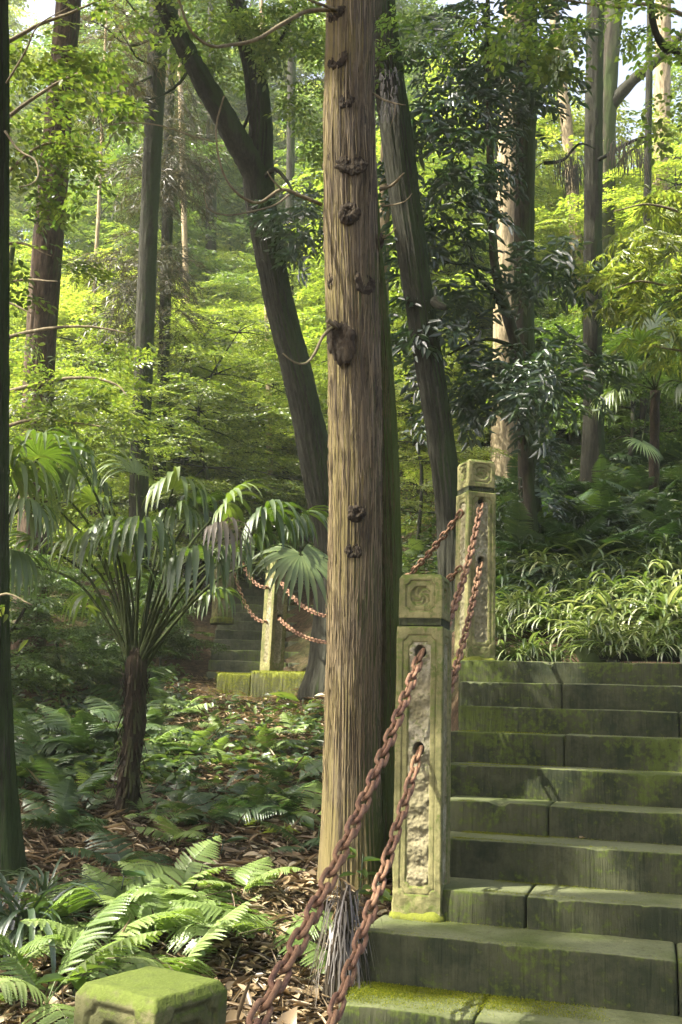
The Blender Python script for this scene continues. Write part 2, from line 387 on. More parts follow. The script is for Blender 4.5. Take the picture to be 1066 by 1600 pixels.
# ------------------------------------------------------------------ stone steps
def block(p0, p1, depth_dir, depth, z_top, h, seed, wear=.009, nL=None, tooth=.004):
    """a worn stone block with its front-top edge from p0 to p1 (xy), running back along depth_dir"""
    p0 = np.array(p0, float); p1 = np.array(p1, float); L = np.linalg.norm(p1 - p0); ax = (p1 - p0) / L
    dd = np.array(depth_dir, float)
    r = .007
    sec = [(depth, -h), (depth, -.002)]
    sec += [(depth * k, -.0) for k in (.85, .7, .55, .4, .28, .18, .1, .05)]
    sec += [(r * (1 - sin(a)), -r * (1 - cos(a))) for a in np.linspace(0, pi / 2, 5)]
    sec += [(0, -h * k) for k in (.12, .2, .3, .42, .55, .7, .85, 1.0)]
    sec = np.array(sec); m = len(sec)
    n = nL or max(8, int(L / .006))
    s = np.linspace(0, L, n)
    Sx = np.repeat(s[:, None], m, 1); Dd = np.repeat(sec[None, :, 0], n, 0); Zz = np.repeat(sec[None, :, 1], n, 0)
    wx = p0[0] + ax[0] * Sx; wy = p0[1] + ax[1] * Sx
    edge = np.exp(-((Dd / .03)**2 + (Zz / .03)**2))
    chip = np.clip(fbm(wx * 9, wy * 9, seed * 1.7, seed, 3) - .25, 0, 1) * .06 + wear * .6 * (fbm(wx * 2.2, wy * 2.2, seed, seed + 5) + .6)
    Zz = Zz - edge * chip * .8 + (Zz > -.02) * .004 * fbm(wx * 5, (wy + Dd) * 5, seed, seed + 2)
    Dd = Dd + edge * chip * .8 + (Dd < .02) * tooth * (fbm(wx * 6, wy * 6, Zz * 6, seed + 3) + .7 * fbm(wx * 70, wy * 70, Zz * 6, seed + 4))
    ends = np.minimum(Sx, L - Sx); endr = np.clip(1 - ends / .014, 0, 1)**2
    Zz = Zz - endr * .006 * (Zz > -.1); Dd = Dd + endr * .006 * (Dd < .1)
    V = np.stack([p0[0] + ax[0] * Sx + dd[0] * Dd, p0[1] + ax[1] * Sx + dd[1] * Dd, z_top + Zz], -1).reshape(-1, 3)
    a = np.arange(n - 1)[:, None] * m; b = np.arange(m - 1)[None]
    F = np.stack([a + b, a + b + 1, a + m + b + 1, a + m + b], -1).reshape(-1, 4)
    c0 = len(V); V = np.concatenate([V, V[:m].mean(0)[None], V[(n - 1) * m:].mean(0)[None]])
    b = np.arange(m - 1); F3 = np.concatenate([np.stack([b + 1, b, np.full(m - 1, c0)], 1), np.stack([(n - 1) * m + b, (n - 1) * m + b + 1, np.full(m - 1, c0 + 1)], 1)])
    return V, [F3, F]

PSI = radians(-17.055); D0, TR = 6.806, .3356
AX = np.array([cos(PSI), sin(PSI)]); DN = np.array([-sin(PSI), cos(PSI)])     # along the steps / into the hill
def px_to_s(px, d, z):
    u = (px - 533) / F_PX; P0 = np.array([0, d, z]); D = np.array([AX[0], AX[1], 0])
    return -(P0 @ RT - u * (P0 @ FW)) / (D @ RT - u * (D @ FW))
step_z = [.404, .256, .104, -.035, -.197, -.350, -.484, -.645, -.772, -.948]
step_l = [716, 718, 716, 690, 690, 690, 680, 670, 560, 528]
step_j = [[], [878], [1061], [881], [], [857], [], [822], [1058], [740]]
stair = empty('stone_staircase', (.9, 5.2, CZ - .3), 'broad flight of dark mossy stone steps climbing at the right of the chained posts', 'staircase')
k = 0
for i in range(17):
    d = D0 - i * TR
    z = step_z[i] if i < 10 else step_z[9] - .15 * (i - 9)
    if i < 10:
        sl = px_to_s(step_l[i], d, z); cuts = [sl] + [px_to_s(p, d, z) for p in step_j[i]] + [4.3]
    else:
        sl = sl - .1; cuts = [sl, sl + 1.5, 4.0]
    for a, b in zip(cuts[:-1], cuts[1:]):
        g = .0025
        off = random.uniform(-.006, .006); zz = random.uniform(-.003, .003)
        base = np.array([0, d + off])
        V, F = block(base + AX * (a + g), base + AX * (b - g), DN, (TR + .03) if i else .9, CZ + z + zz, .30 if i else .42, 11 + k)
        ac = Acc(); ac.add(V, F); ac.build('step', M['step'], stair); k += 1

# far flight, left, leading away from the path
far = empty('stone_staircase', (*at(410, 1055, 11.9)[:2], CZ + .35), 'far flight of dark steps climbing behind the fan palm leaves', 'staircase')
FX0, FX1 = at(322, 1040, 11.9)[0], at(548, 1040, 11.9)[0]
FZ0 = at(420, 1052, 11.9)[2]
FY0 = at(420, 1052, 11.9)[1]
for i in range(13):
    y = FY0 + .33 * i; z = FZ0 - .0 + .15 * i
    sh = -.02 * i
    for a, b in ((FX0 + sh, FX0 + sh + .75 + .2 * (i % 2)), (FX0 + sh + .75 + .2 * (i % 2), FX1 + sh + .2)):
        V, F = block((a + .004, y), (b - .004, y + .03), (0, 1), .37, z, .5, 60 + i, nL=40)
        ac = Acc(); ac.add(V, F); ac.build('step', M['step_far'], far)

# mossy kerb wall in front of the far flight
kp = at(440, 1085, 11.2)
kerb = empty('mossy_kerb', (kp[0], kp[1], kp[2] - .2), 'thickly mossed stone kerb below the far pale post', 'kerb')
a = at(392, 1070, 11.35); b = at(492, 1056, 11.2)
V, F = block((a[0], a[1]), (b[0], b[1]), (.1, 1), .3, FZ0 + .0, .5, 91, .05, 120, .014); ac = Acc(); ac.add(V, F); ac.build('kerb_stone', M['mossy'], kerb)
a = at(340, 1048, 11.5); b = at(391, 1062, 11.4)
V, F = block((a[0], a[1]), (b[0], b[1]), (.1, 1), .25, FZ0 - .03, .5, 92, .05, 90, .014); ac = Acc(); ac.add(V, F); ac.build('kerb_stone', M['mossy'], kerb)

# ------------------------------------------------------------------ stone posts
def sd_notch(u, v, a, b, cv, rc):
    d = np.maximum(np.abs(u) - a, np.abs(v - cv) - b)
    c = rc - np.hypot(np.abs(u) - a, np.abs(v - cv) - b)
    return np.maximum(d, c)
def sd_oct(u, v, a, b, cv, k):
    d = np.maximum(np.abs(u) - a, np.abs(v - cv) - b)
    return np.maximum(d, (np.abs(u) + np.abs(v - cv) - (a + b - k)) * .7071)

def square_column(w, z0, z1, nu, nv, height, rc=.006, cap_top=True, taper=0.0, topbevel=0.0):
    """square column whose four faces carry a carved height field; returns V, F, and (u, v) per face centre"""
    us = np.linspace(-w / 2 + rc, w / 2 - rc, nu)
    vs = np.linspace(z0, z1, nv)
    px, py, nx, ny, fu, fk = [], [], [], [], [], []
    for kf in range(4):
        a = kf * pi / 2                                     # face 0 looks to -y
        n = np.array([sin(a), -cos(a)]); tdir = np.array([cos(a), sin(a)])
        for u in us:
            p = n * w / 2 + tdir * u; px.append(p[0]); py.append(p[1]); nx.append(n[0]); ny.append(n[1]); fu.append(u); fk.append(kf)
        c = n * (w / 2 - rc) + tdir * (w / 2 - rc)
        for q in (.33, .67):
            aa = a + q * pi / 2; nn = np.array([sin(aa), -cos(aa)]); p = c + nn * rc
            px.append(p[0]); py.append(p[1]); nx.append(nn[0]); ny.append(nn[1]); fu.append(w); fk.append(-1)
    px, py, nx, ny, fu, fk = map(np.array, (px, py, nx, ny, fu, fk)); m = len(px)
    VV = np.repeat(vs[:, None], m, 1); UU = np.repeat(fu[None], nv, 0); KK = np.repeat(fk[None], nv, 0)
    h = height(KK, UU, VV) + .0016 * fbm(px[None] * 18, py[None] * 18, VV * 18, 5) * 1.5
    tp = 1 - taper * (VV - z0) / (z1 - z0)
    if topbevel: 
        q = np.clip((VV - (z1 - topbevel)) / topbevel, 0, 1); tp = tp - q * topbevel * 1.3 / w
    X = px[None] * tp + nx[None] * h; Y = py[None] * tp + ny[None] * h
    V = np.stack([X, Y, VV], -1).reshape(-1, 3)
    a = np.arange(nv - 1)[:, None] * m; b = np.arange(m)[None]; c = (b + 1) % m
    F = np.stack([a + b, a + c, a + m + c, a + m + b], -1).reshape(-1, 4)
    inner = (KK[:-1] + 0).reshape(-1); ku = UU[:-1].reshape(-1); kv = VV[:-1].reshape(-1)
    Fl = [F]
    # top and bottom caps as shrinking rings
    top = V[-m:].copy(); rings = []
    base = len(V)
    prev = (nv - 1) * m
    for q in (.93, .8, .6, .35, .12):
        R = top.copy(); R[:, :2] *= q; R[:, 2] += (1 - q) * .004 + .0025 * fbm(R[:, 0] * 25, R[:, 1] * 25, 0, 8); rings.append(R)
    add = []
    for R in rings:
        st = base + len(add) * m; b = np.arange(m); c = (b + 1) % m
        Fl.append(np.stack([prev + b, prev + c, st + c, st + b], 1)); add.append(R); prev = st
    V = np.concatenate([V] + add + [np.array([[0, 0, z1 + .004], [0, 0, z0]])])
    b = np.arange(m); c = (b + 1) % m
    F3 = np.concatenate([np.stack([prev + b, prev + c, np.full(m, len(V) - 2)], 1), np.stack([c, b, np.full(m, len(V) - 1)], 1)])
    nF = len(F3) + sum(len(f) for f in Fl)
    return V, [F3] + Fl, (inner, ku, kv)

def relief(u, v, seed, k):
    """carved leaf scrolls"""
    q = np.sin(v * 95 + 2.2 * np.sin(u * 70 + seed)) * np.cos(u * 85 + seed + 1.6 * np.sin(v * 48))
    return .5 * q + .9 * fbm(u * 55 + seed, v * 55, seed * 1.3, int(k), 3)

def make_post(loc, rot, H=1.4, w=.2, label='', mat='post', panel='panel', lean=(0, 0), holes=((0, 1.06), (0, .66)), hole_faces=(0, 2), nu=44, nv=230, seed=1, group='chained stone posts', bare=()):
    e = empty('stone_post', loc, label, 'stone post', group)
    zs, zn, hh = H - .235, H - .2, .2           # shaft top, neck top, head height
    pa = w * .36; pz0, pz1 = .09, zs - .035
    cv, hb = (pz0 + pz1) / 2, (pz1 - pz0) / 2
    ia = w * .235
    def hs(K, U, V):
        d = sd_notch(U, V, pa, hb, cv, .022); d2 = sd_notch(U, V, ia, hb - .03, cv, .016)
        h = -.0035 * sstep(.002, -.002, d) - .004 * sstep(.003, 0, np.abs(d + .002)) - .0085 * sstep(.003, -.003, d2)
        rel = relief(U, V, seed + 3.1, 4)
        # bare faces have spalled to rough stone in the middle
        isbare = np.isin(K, bare)
        spall = fbm(U * 22, V * 30, seed, 31, 5) * .011 + .005 * fbm(U * 90, V * 90, seed, 36, 3) + .004 * np.sin(V * 60 + 3 * fbm(U * 12, V * 9, 0, 44, 2))
        inn = sstep(0, -.006, d2)
        h = h + inn * np.where(isbare, spall + .002, rel * .0075)
        wear = sstep(.32, .02, V) * (fbm(U * 22, V * 22, K * 3.0 + seed, 40, 3)) * .006
        h = h + wear
        for (hu, hv) in holes:
            for kf in hole_faces:
                dd = np.hypot((U - hu) / 1.0, (V - hv) / 1.15)
                h = np.where(K == kf, h - .06 * sstep(.026, .019, dd), h)
        h = h - .004 * sstep(zs - .006, zs, V)
        return h * (K >= 0) - .0006 * (K < 0)
    V, F, (ik, iu, iv) = square_column(w, .0, zs, nu, nv, hs)
    d2 = sd_notch(iu, iv, ia, hb - .03, cv, .016)
    hole = np.zeros(len(ik), bool)
    mi_side = ((d2 < -.001) & (ik >= 0)).astype(int)
    for (hu, hv) in holes:
        hole |= np.isin(ik, hole_faces) & (np.hypot(iu - hu, (iv - hv) / 1.15) < .019)
    mi_side[hole] = 2  # chain holes get the near-black material: shade painted inside them
    n3 = len(F[0]); nrest = sum(len(f) for f in F[2:])
    mi = np.concatenate([np.zeros(n3, int), mi_side, np.zeros(nrest, int)])
    L3 = np.array([[lean[0], lean[1]]])
    def put(name, V, F, mats, mi=None):
        V = V.copy(); V[:, :2] += V[:, 2:3] * L3
        c, s = cos(rot), sin(rot)
        Vw = np.stack([V[:, 0] * c - V[:, 1] * s, V[:, 0] * s + V[:, 1] * c, V[:, 2]], 1)
        # the lean is given in world axes
        Vw[:, :2] += 0
        return obj(name, mesh(name, Vw, F, mats, True, mi), e)
    put('shaft', V, F, [M[mat], M[panel], M['black']], mi)
    # necking: narrow dark course below the head
    Vn, Fn, _ = square_column(w * .93, zs + .004, zn, 20, 8, lambda K, U, V: -.004 * np.sin((V - zs) / .035 * pi) * (K >= 0), cap_top=False)
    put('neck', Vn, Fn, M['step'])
    hw = w * .945; hc = zn + hh * .48
    def hhd(K, U, V):
        d = sd_notch(U, V, hw * .34, hh * .33, hc, .018); d2 = sd_oct(U, V, hw * .22, hh * .2, hc, .02)
        h = -.005 * sstep(.0025, -.0015, d) - .0035 * sstep(.0035, 0, np.abs(d + .003)) - .009 * sstep(.0025, -.0025, d2)
        rr = np.hypot(U, (V - hc)); th = np.arctan2(V - hc, U)
        fl = .6 * np.cos(th * 5 + 9 * rr / .04 + seed) * sstep(.005, .02, rr) + .9 * sstep(.012, .006, rr) + .8 * fbm(U * 70, V * 70, seed, 12, 2)
        h = h + sstep(0, -.006, d2) * fl * .006
        h = h + .004 * np.minimum(0, np.sin(0))
        return h * (K >= 0)
    Vh, Fh, _ = square_column(hw, zn + .001, zn + hh - .012, max(24, int(nu * .9)), max(24, int(nv * .22)), hhd, topbevel=.017)
    put('head', Vh, Fh, M[mat])
    Vp, Fp, _ = square_column(w * 1.17, -.06, .032, 24, 10, lambda K, U, V: .012 * fbm(U * 14, V * 14, K * 5.0 + seed, 77, 3) - .02 * sstep(.005, .032, V), rc=.04)
    put('plinth', Vp, Fp, M['mossy'])
    return e

def post_spot(px, py, d): return tuple(at(px, py, d))
sA = radians(-17)
P2 = post_spot(658, 1443, 4.17); P2 = (P2[0], P2[1], CZ - .772 + .005)
post2 = make_post(P2, sA, 1.4, .2, 'middle lichen-covered stone post with bare white panel, beside the lit trunk', lean=(-.004, 0), seed=1, nu=64, nv=340, bare=(0,))
P1c = at(240, 1522, 1.8); P1 = (P1c[0], P1c[1], P1c[2] - 1.4)
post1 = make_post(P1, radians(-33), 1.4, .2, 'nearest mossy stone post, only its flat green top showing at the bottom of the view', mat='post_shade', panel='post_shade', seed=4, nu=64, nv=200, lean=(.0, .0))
P3 = post_spot(742, 1012, 6.75); P3 = (P3[0], P3[1], CZ + .404)
post3 = make_post(P3, radians(17), 1.36, .205, 'upper pale stone post with two chains, at the head of the steps', seed=7, nu=48, nv=240, lean=(0, 0))
P4 = post_spot(424, 1054, 11.75)
post4 = make_post(tuple(P4), radians(38), 1.41, .2, 'sunlit stone post at the foot of the far flight', seed=9, nu=30, nv=150, lean=(.02, 0))
P5 = post_spot(347, 968, 13.2)
post5 = make_post(tuple(P5), radians(25), 1.38, .22, 'shaded stone post half hidden by hanging palm leaves', seed=11, nu=24, nv=100)
P6c = at(297, 738, 17.5); P6 = (P6c[0], P6c[1], P6c[2] - 1.4)
post6 = make_post(P6, radians(5), 1.4, .24, 'farthest stone post, its carved head just above the palm fans', seed=13, nu=24, nv=90)

# ------------------------------------------------------------------ chains
def link_mesh(Lo=.104, Wo=.05, r=.0075, nu=28, nv=9):
    th = np.linspace(0, 2 * pi, nu, endpoint=False); R = Wo / 2 - r; st = Lo / 2 - Wo / 2
    C = np.stack([np.cos(th) * R + np.sign(np.cos(th)) * st * np.minimum(1, np.abs(np.cos(th)) * 3), np.sin(th) * R, 0 * th], -1)
    N = np.stack([np.cos(th), np.sin(th), 0 * th], -1); B = np.array([0, 0, 1.0])
    ph = np.linspace(0, 2 * pi, nv, endpoint=False)
    V = C[:, None] + N[:, None] * (r * np.cos(ph))[None, :, None] + B * (r * np.sin(ph))[None, :, None]
    V = V + .0006 * fbm(V[..., 0] * 90, V[..., 1] * 90, V[..., 2] * 90, 3)[..., None]
    i = np.arange(nu)[:, None]; j = np.arange(nv)[None]; a = (i + 1) % nu; b = (j + 1) % nv
    F = np.stack([i * nv + j, a * nv + j, a * nv + b, i * nv + b], -1).reshape(-1, 4)
    return mesh('link', V.reshape(-1, 3), F, M['rust'])
LINK = link_mesh(); LINK_FAR = link_mesh(nu=14, nv=6, r=.0085, Wo=.052)
def chain(A, B, sag, label, group='rusty chains between the posts', pitch=.074, lm=None, scale=1.0):
    A, B = np.array(A, float), np.array(B, float)
    t = np.linspace(0, 1, 400); P = A + (B - A) * t[:, None]; P[:, 2] -= sag * 4 * t * (1 - t)
    s = np.concatenate(([0], np.cumsum(np.linalg.norm(np.diff(P, axis=0), axis=1))))
    n = max(4, int(s[-1] / (pitch * scale))); q = (np.arange(n) + .5) * s[-1] / n
    C = np.stack([np.interp(q, s, P[:, k]) for k in range(3)], 1); T = unit(np.gradient(C, axis=0))
    mid = C[n // 2]
    e = empty('iron_chain', mid, label, 'chain', group)
    for k in range(n):
        x = Vector(T[k]); up = Vector((0, 0, 1)); y = up.cross(x).normalized(); z = x.cross(y)
        a = (pi / 4 + (k % 2) * pi / 2) + .18 * random.uniform(-1, 1)
        y2 = y * cos(a) + z * sin(a); z2 = x.cross(y2)
        o = bpy.data.objects.new('link', lm or LINK); COL.objects.link(o); o.parent = e
        m = Matrix((x, y2, z2)).transposed().to_4x4(); m = m @ Matrix.Scale(scale, 4); m.translation = Vector(C[k] - mid); o.matrix_basis = m
    return e
def hole_pt(P, rot, face, v, w=.2, out=-.02):
    a = rot + face * pi / 2; n = np.array([sin(a), -cos(a), 0])
    return np.array(P) + n * (w / 2 + out) + np.array([0, 0, v])
a1, a3 = radians(-33), radians(17)
chain(hole_pt(P2, sA, 0, 1.06), hole_pt(P1, a1, 2, 1.06), .10, 'upper rusty chain sloping from the white-panelled post to the near mossy post')
chain(hole_pt(P2, sA, 0, .66), hole_pt(P1, a1, 2, .66), .12, 'lower rusty chain sloping from the white-panelled post to the near mossy post')
chain(hole_pt(P3, a3, 0, 1.04, .205), hole_pt(P2, sA, 2, 1.06), .14, 'upper rusty chain hanging from the post at the head of the steps')
chain(hole_pt(P3, a3, 0, .64, .205), hole_pt(P2, sA, 2, .66), .10, 'lower rusty chain hanging from the post at the head of the steps')
q4 = radians(38)
chain(hole_pt(P3, a3, 3, 1.0, .205, .0), hole_pt(P4, q4, 0, 1.07, .2, .0), .55, 'dark chain running behind the big lit trunk above the fern bank', lm=LINK_FAR)
chain(hole_pt(P3, a3, 3, .62, .205, .0), hole_pt(P4, q4, 0, .64, .2, .0), .38, 'lower dark chain running behind the big lit trunk', lm=LINK_FAR)
chain(hole_pt(P4, q4, 3, 1.0, .2, .0), hole_pt(P5, radians(25), 1, 1.05, .22, .0), .18, 'upper pinkish chain between the sunlit far post and the palm', lm=LINK_FAR)
chain(hole_pt(P4, q4, 3, .6, .2, .0), hole_pt(P5, radians(25), 1, .7, .22, .0), .2, 'lower pinkish chain between the sunlit far post and the palm', lm=LINK_FAR)

# ------------------------------------------------------------------ trunks
def bark_disp(seed, amp, fx=9, fz=1.3, big=.05, flare=0.0, flare_h=.35, z0=0.0, lobes=5):
    def f(th, s, C, r):
        rr = np.mean(r)
        k = fx
        x, y = np.cos(th) * k, np.sin(th) * k
        n = fbm(x + seed, y, s * fz * 4, seed, 3); wv = .35 * vnoise(x * .35, y * .35, s * 2.3, seed + 9); rid = 1 - (np.abs(vnoise(x * 1.6 + seed + wv, y * 1.6 - wv, s * fz * 2.2, seed + 7)) * 2)**.7 * 1.5
        d = amp * (.6 * n + .7 * rid) + r * big * fbm(np.cos(th) * 1.5 + seed, np.sin(th) * 1.5, s * 1.2, seed + 3, 2)
        if flare:
            hz = C[:, 2:3] - z0
            e = np.exp(-np.clip(hz, 0, 9) / flare_h)
            d = d + r * flare * e * (1 + .45 * np.sin(th * lobes + seed) + .3 * np.sin(th * 3 + 2 * seed))
        return d
    return f

TREES = {}
def px_trunk(pts, d, up=5.0, base=True, lean_base=.0):
    """pts: (px, py, width px) from top to bottom at depth d -> world points bottom to top with radii"""
    P = [at(x, y, d if not isinstance(d, tuple) else d[0] + (d[1] - d[0]) * k / (len(pts) - 1)) for k, (x, y, w_) in enumerate(pts)]
    R = [w_ * (d if not isinstance(d, tuple) else d[0] + (d[1] - d[0]) * k / (len(pts) - 1)) / F_PX / 2 for k, (x, y, w_) in enumerate(pts)]
    P, R = P[::-1], R[::-1]
    if base:
        b = P[0].copy(); g = gz(b[0], b[1]) - .15
        if b[2] - g > .25:
            P = [np.array([b[0] + (b[0] - P[1][0]) * .15, b[1], g])] + P; R = [R[0] * 1.08] + R
        else:
            P[0] = np.array([b[0], b[1], min(b[2], g)])
    if up:
        dd = unit(P[-1] - P[-2]); P = P + [P[-1] + dd * up * .5, P[-1] + dd * up]; R = R + [R[-1] * .85, R[-1] * .55]
    return np.array(P), np.array(R)

def tree(name, label, cat, pts, d, mat, amp=.006, nu=40, step=.06, up=5.0, seed=1, flare=.5, fx=9, fz=1.3, big=.05, group=None, base=True):
    P, R = px_trunk(pts, d, up, base)
    e = empty(name, (P[0][0], P[0][1], P[0][2] + .15), label, cat, group)
    V, F = tube(P, R, nu, step, bark_disp(seed, amp, fx, fz, big, flare, .3, P[0][2] + .1))
    ac = Acc(); ac.add(V, F); o = ac.build('trunk', M[mat], e)
    TREES[label] = (e, P, R)
    return e

def branch(e, pts, r0, r1, mat='twig', name='branch', nu=8, step=.03, seed=0):
    P = np.array(pts, float); R = np.linspace(r0, r1, len(P))
    V, F = tube(P, R, nu, step, bark_disp(seed + 3, r0 * .12, 3, 5, .12))
    ac = Acc(); ac.add(V, F); return ac.build(name, M[mat], e)
def pxs(lst, d0, d1):
    n = len(lst); return [at(x, y, d0 + (d1 - d0) * k / (n - 1)) for k, (x, y) in enumerate(lst)]

main = tree('cypress_tree', 'big foreground cypress with lit fissured brown bark and dark branch scars, behind the chained post', 'tree',
    [(546, -260, 68), (547, -30, 73), (546, 200, 78), (549, 400, 82), (554, 600, 80), (555, 800, 80), (553, 1000, 82), (550, 1200, 86), (550, 1395, 94)], 5.0, 'cedar_bark', .0045, 340, .014, 3.2, 3, .2, 11, .5, .035)
P, R = px_trunk([(572, 200, 22), (580, 400, 36), (590, 560, 46), (600, 720, 46), (605, 880, 46), (606, 1040, 50), (603, 1200, 54), (598, 1395, 60)], 5.2, 0)
V, F = tube(P, R, 220, .016, bark_disp(8, .0045, 9, .5, .05, .25, .3, P[0][2] + .1)); ac = Acc(); ac.add(V, F); ac.build('side_stem', M['stem_bark'], main)
KNOTS = [(526, 92, 34, 26, 1), (541, 154, 22, 26, 2), (548, 256, 42, 28, 3), (545, 332, 30, 30, 4), (572, 440, 34, 34, 5), (533, 530, 44, 62, 6), (557, 802, 26, 22, 7), (553, 860, 24, 20, 8), (524, 18, 30, 26, 9), (515, 240, 12, 22, 10), (515, 436, 14, 24, 11), (597, 376, 16, 22, 12)]
M['flake'] = leaf_material('bark_flake', [(0, (.035, .026, .015)), (.5, (.12, .09, .05)), (1, (.23, .18, .1))], .05, gloss=.02, objvar=0, patch=0)
_C, _R = resample(*px_trunk([(546, -260, 68), (547, -30, 73), (546, 200, 78), (549, 400, 82), (554, 600, 80), (555, 800, 80), (553, 1000, 82), (550, 1200, 86), (550, 1395, 94)], 5.0, 0), .01)
rf = np.random.default_rng(55); ac = Acc()
for k in range(1900):
    i0 = rf.integers(0, len(_C) - 60); ln = int(rf.uniform(6, 34)); th = rf.uniform(-pi, 0) if rf.random() < .85 else rf.uniform(0, pi)
    w0_ = _C[min(i0 + ln // 2, len(_C) - 1)] + np.array([cos(th), sin(th), 0]) * .13 - EYE; kx, ky = 533 + F_PX * (w0_ @ RT) / (w0_ @ FW), 800 - F_PX * (w0_ @ UP) / (w0_ @ FW)
    if any(abs(kx - a[0]) < a[2] * .75 and abs(ky - a[1]) < a[3] * .8 for a in KNOTS): continue
    q = np.linspace(0, 1, 6); ii = np.minimum((i0 + q * ln).astype(int), len(_C) - 1); tw = th + .05 * vnoise(q * 2, k, 0, 4)
    n_ = np.stack([np.cos(tw), np.sin(tw), 0 * tw], 1); lift = .0025 + rf.uniform(.0, .010) * np.abs(q - rf.choice([0, 1]))**2.5
    P_ = _C[ii] + n_ * (_R[ii] + lift)[:, None]; s_ = np.stack([-np.sin(tw), np.cos(tw), 0 * tw], 1) * (rf.uniform(.0008, .0035) * (np.sin(q * pi) * .7 + .35))[:, None]
    i = np.arange(5); ac.add(np.concatenate([P_ - s_, P_ + n_ * .0015, P_ + s_]), [np.stack([i, i + 1, i + 7, i + 6], 1), np.stack([i + 6, i + 7, i + 13, i + 12], 1)])
ac.build('peeling_bark', M['flake'], main, smooth=False)
def knot(px, py, wpx, hpx, d=5.0, seed=0, stub=0.0):
    Rm = wpx * d / F_PX / 2 * 1.12; Hm = hpx * d / F_PX / 2 * 1.25
    Cx = np.interp(py, [0, 400, 800, 1395], [547, 549, 555, 550]); Rt = np.interp(py, [0, 400, 800, 1395], [74, 82, 80, 92]) * d / F_PX / 2
    off = np.clip((px - Cx) * d / F_PX, -Rt * .95, Rt * .95); dep = math.sqrt(Rt * Rt - off * off)
    c = at(px, py, d - dep * 1.0)
    nrm = unit(np.array([off, -dep, 0.0])); tx = unit(np.cross([0, 0, 1.0], nrm)); tz = np.array([0, 0, 1.0])
    nr, na = 22, 64
    rr = np.linspace(0, 1, nr)[:, None]; th = np.linspace(0, 2 * pi, na, endpoint=False)[None]
    h = (.006 + stub) * np.sqrt(np.clip(1 - rr**2.2, 0, 1)) - (.007 + stub * .5) * sstep(.5, .1, rr)
    n = .6 * fbm(np.cos(th) * rr * 3 + seed, np.sin(th) * rr * 3, seed, seed, 3) + .8 * fbm(np.cos(th) * rr * 9 + seed, np.sin(th) * rr * 4, seed, seed + 6, 3)
    h = h + .007 * n * sstep(1, .8, rr); q = rr * (1 + .12 * vnoise(np.cos(th) * 6, np.sin(th) * 6, seed, seed + 8) + .25 * fbm(np.cos(th) * 1.5, np.sin(th) * 1.5, seed, seed + 2, 2))
    V = c + tx * (np.cos(th) * q * Rm)[..., None] + tz * (np.sin(th) * q * Hm)[..., None] + nrm * (h - .006 * rr**4)[..., None]
    i = np.arange(nr - 1)[:, None] * na; j = np.arange(na)[None]; k = (j + 1) % na
    F = np.stack([i + j, i + na + j, i + na + k, i + k], -1).reshape(-1, 4)
    ac = Acc(); ac.add(V.reshape(-1, 3), F); ac.build('branch_scar', M['knot'], main)
for a in KNOTS:
    knot(a[0], a[1], a[2], a[3], 5.0, a[4], .012 if a[4] in (6, 7, 4) else 0)
for k, (l, d0, d1, r) in enumerate([
    ([(522, 15), (480, 18), (440, 38), (400, 62), (360, 70), (330, 72), (300, 50), (280, 0), (270, -60)], 4.9, 4.3, .011),
    ([(503, 320), (470, 306), (440, 296), (408, 316), (385, 312), (360, 290), (344, 255), (338, 200), (350, 150)], 4.95, 4.5, .010),
    ([(452, 304), (430, 320), (395, 330), (355, 336), (325, 325), (318, 290)], 4.8, 4.4, .005),
    ([(440, 296), (425, 280), (418, 268)], 4.8, 4.75, .005),
    ([(335, 222), (300, 212), (250, 196), (200, 192), (160, 198), (130, 208)], 4.6, 4.2, .004),
    ([(520, 512), (505, 525), (492, 552), (478, 568), (460, 566), (442, 552)], 4.9, 4.7, .009),
    ([(512, 500), (528, 514)], 4.85, 4.88, .014),
    ([(582, 145), (600, 156), (620, 162), (634, 164)], 4.95, 4.8, .006), ([(618, 162), (616, 180), (610, 198)], 4.85, 4.85, .004),
    ([(594, 296), (612, 290), (626, 276), (632, 270)], 4.95, 4.8, .009), ([(596, 322), (616, 320), (634, 314), (644, 302)], 4.95, 4.8, .005), ([(598, 372), (612, 364), (618, 356)], 4.95, 4.85, .006),
    ([(527, 16), (470, -6), (440, -30)], 4.9, 4.5, .008)]):
    branch(main, pxs(l, d0, d1), r, r * .35, seed=k)

leaner = tree('broadleaf_tree', 'dark leaning trunk with shaggy fibrous patches, just right of the big lit cypress', 'tree',
    [(586, -160, 38), (596, 0, 40), (604, 90, 44), (618, 200, 48), (634, 320, 46), (652, 450, 44), (671, 570, 42), (689, 690, 42), (703, 810, 42), (712, 960, 44)], 8.6, 'dark_bark', .012, 120, .03, 6, 5, .4, 7, 1)
branch(leaner, pxs([(680, 470), (690, 478), (700, 480)], 8.45, 8.3), .05, .02, 'dark_bark', 'broken_stub', 10, .02)
fork = tree('broadleaf_tree', 'dark trunk forking into a Y left of the big lit cypress', 'tree',
    [(355, -80, 24), (368, 0, 27), (388, 70, 30), (401, 135, 34), (408, 200, 36), (404, 262, 46), (408, 320, 46), (422, 400, 45), (438, 480, 45), (460, 565, 46), (482, 660, 48), (502, 760, 52), (520, 870, 56)], 11, 'dark_bark', .014, 120, .035, 6, 6, .4, 7, 1)
branch(fork, pxs([(408, 300), (396, 262), (372, 222), (345, 172), (312, 118), (282, 62), (258, 10), (240, -60)], 11, 10.6), .155, .07, 'dark_bark', 'limb', 40, .05)
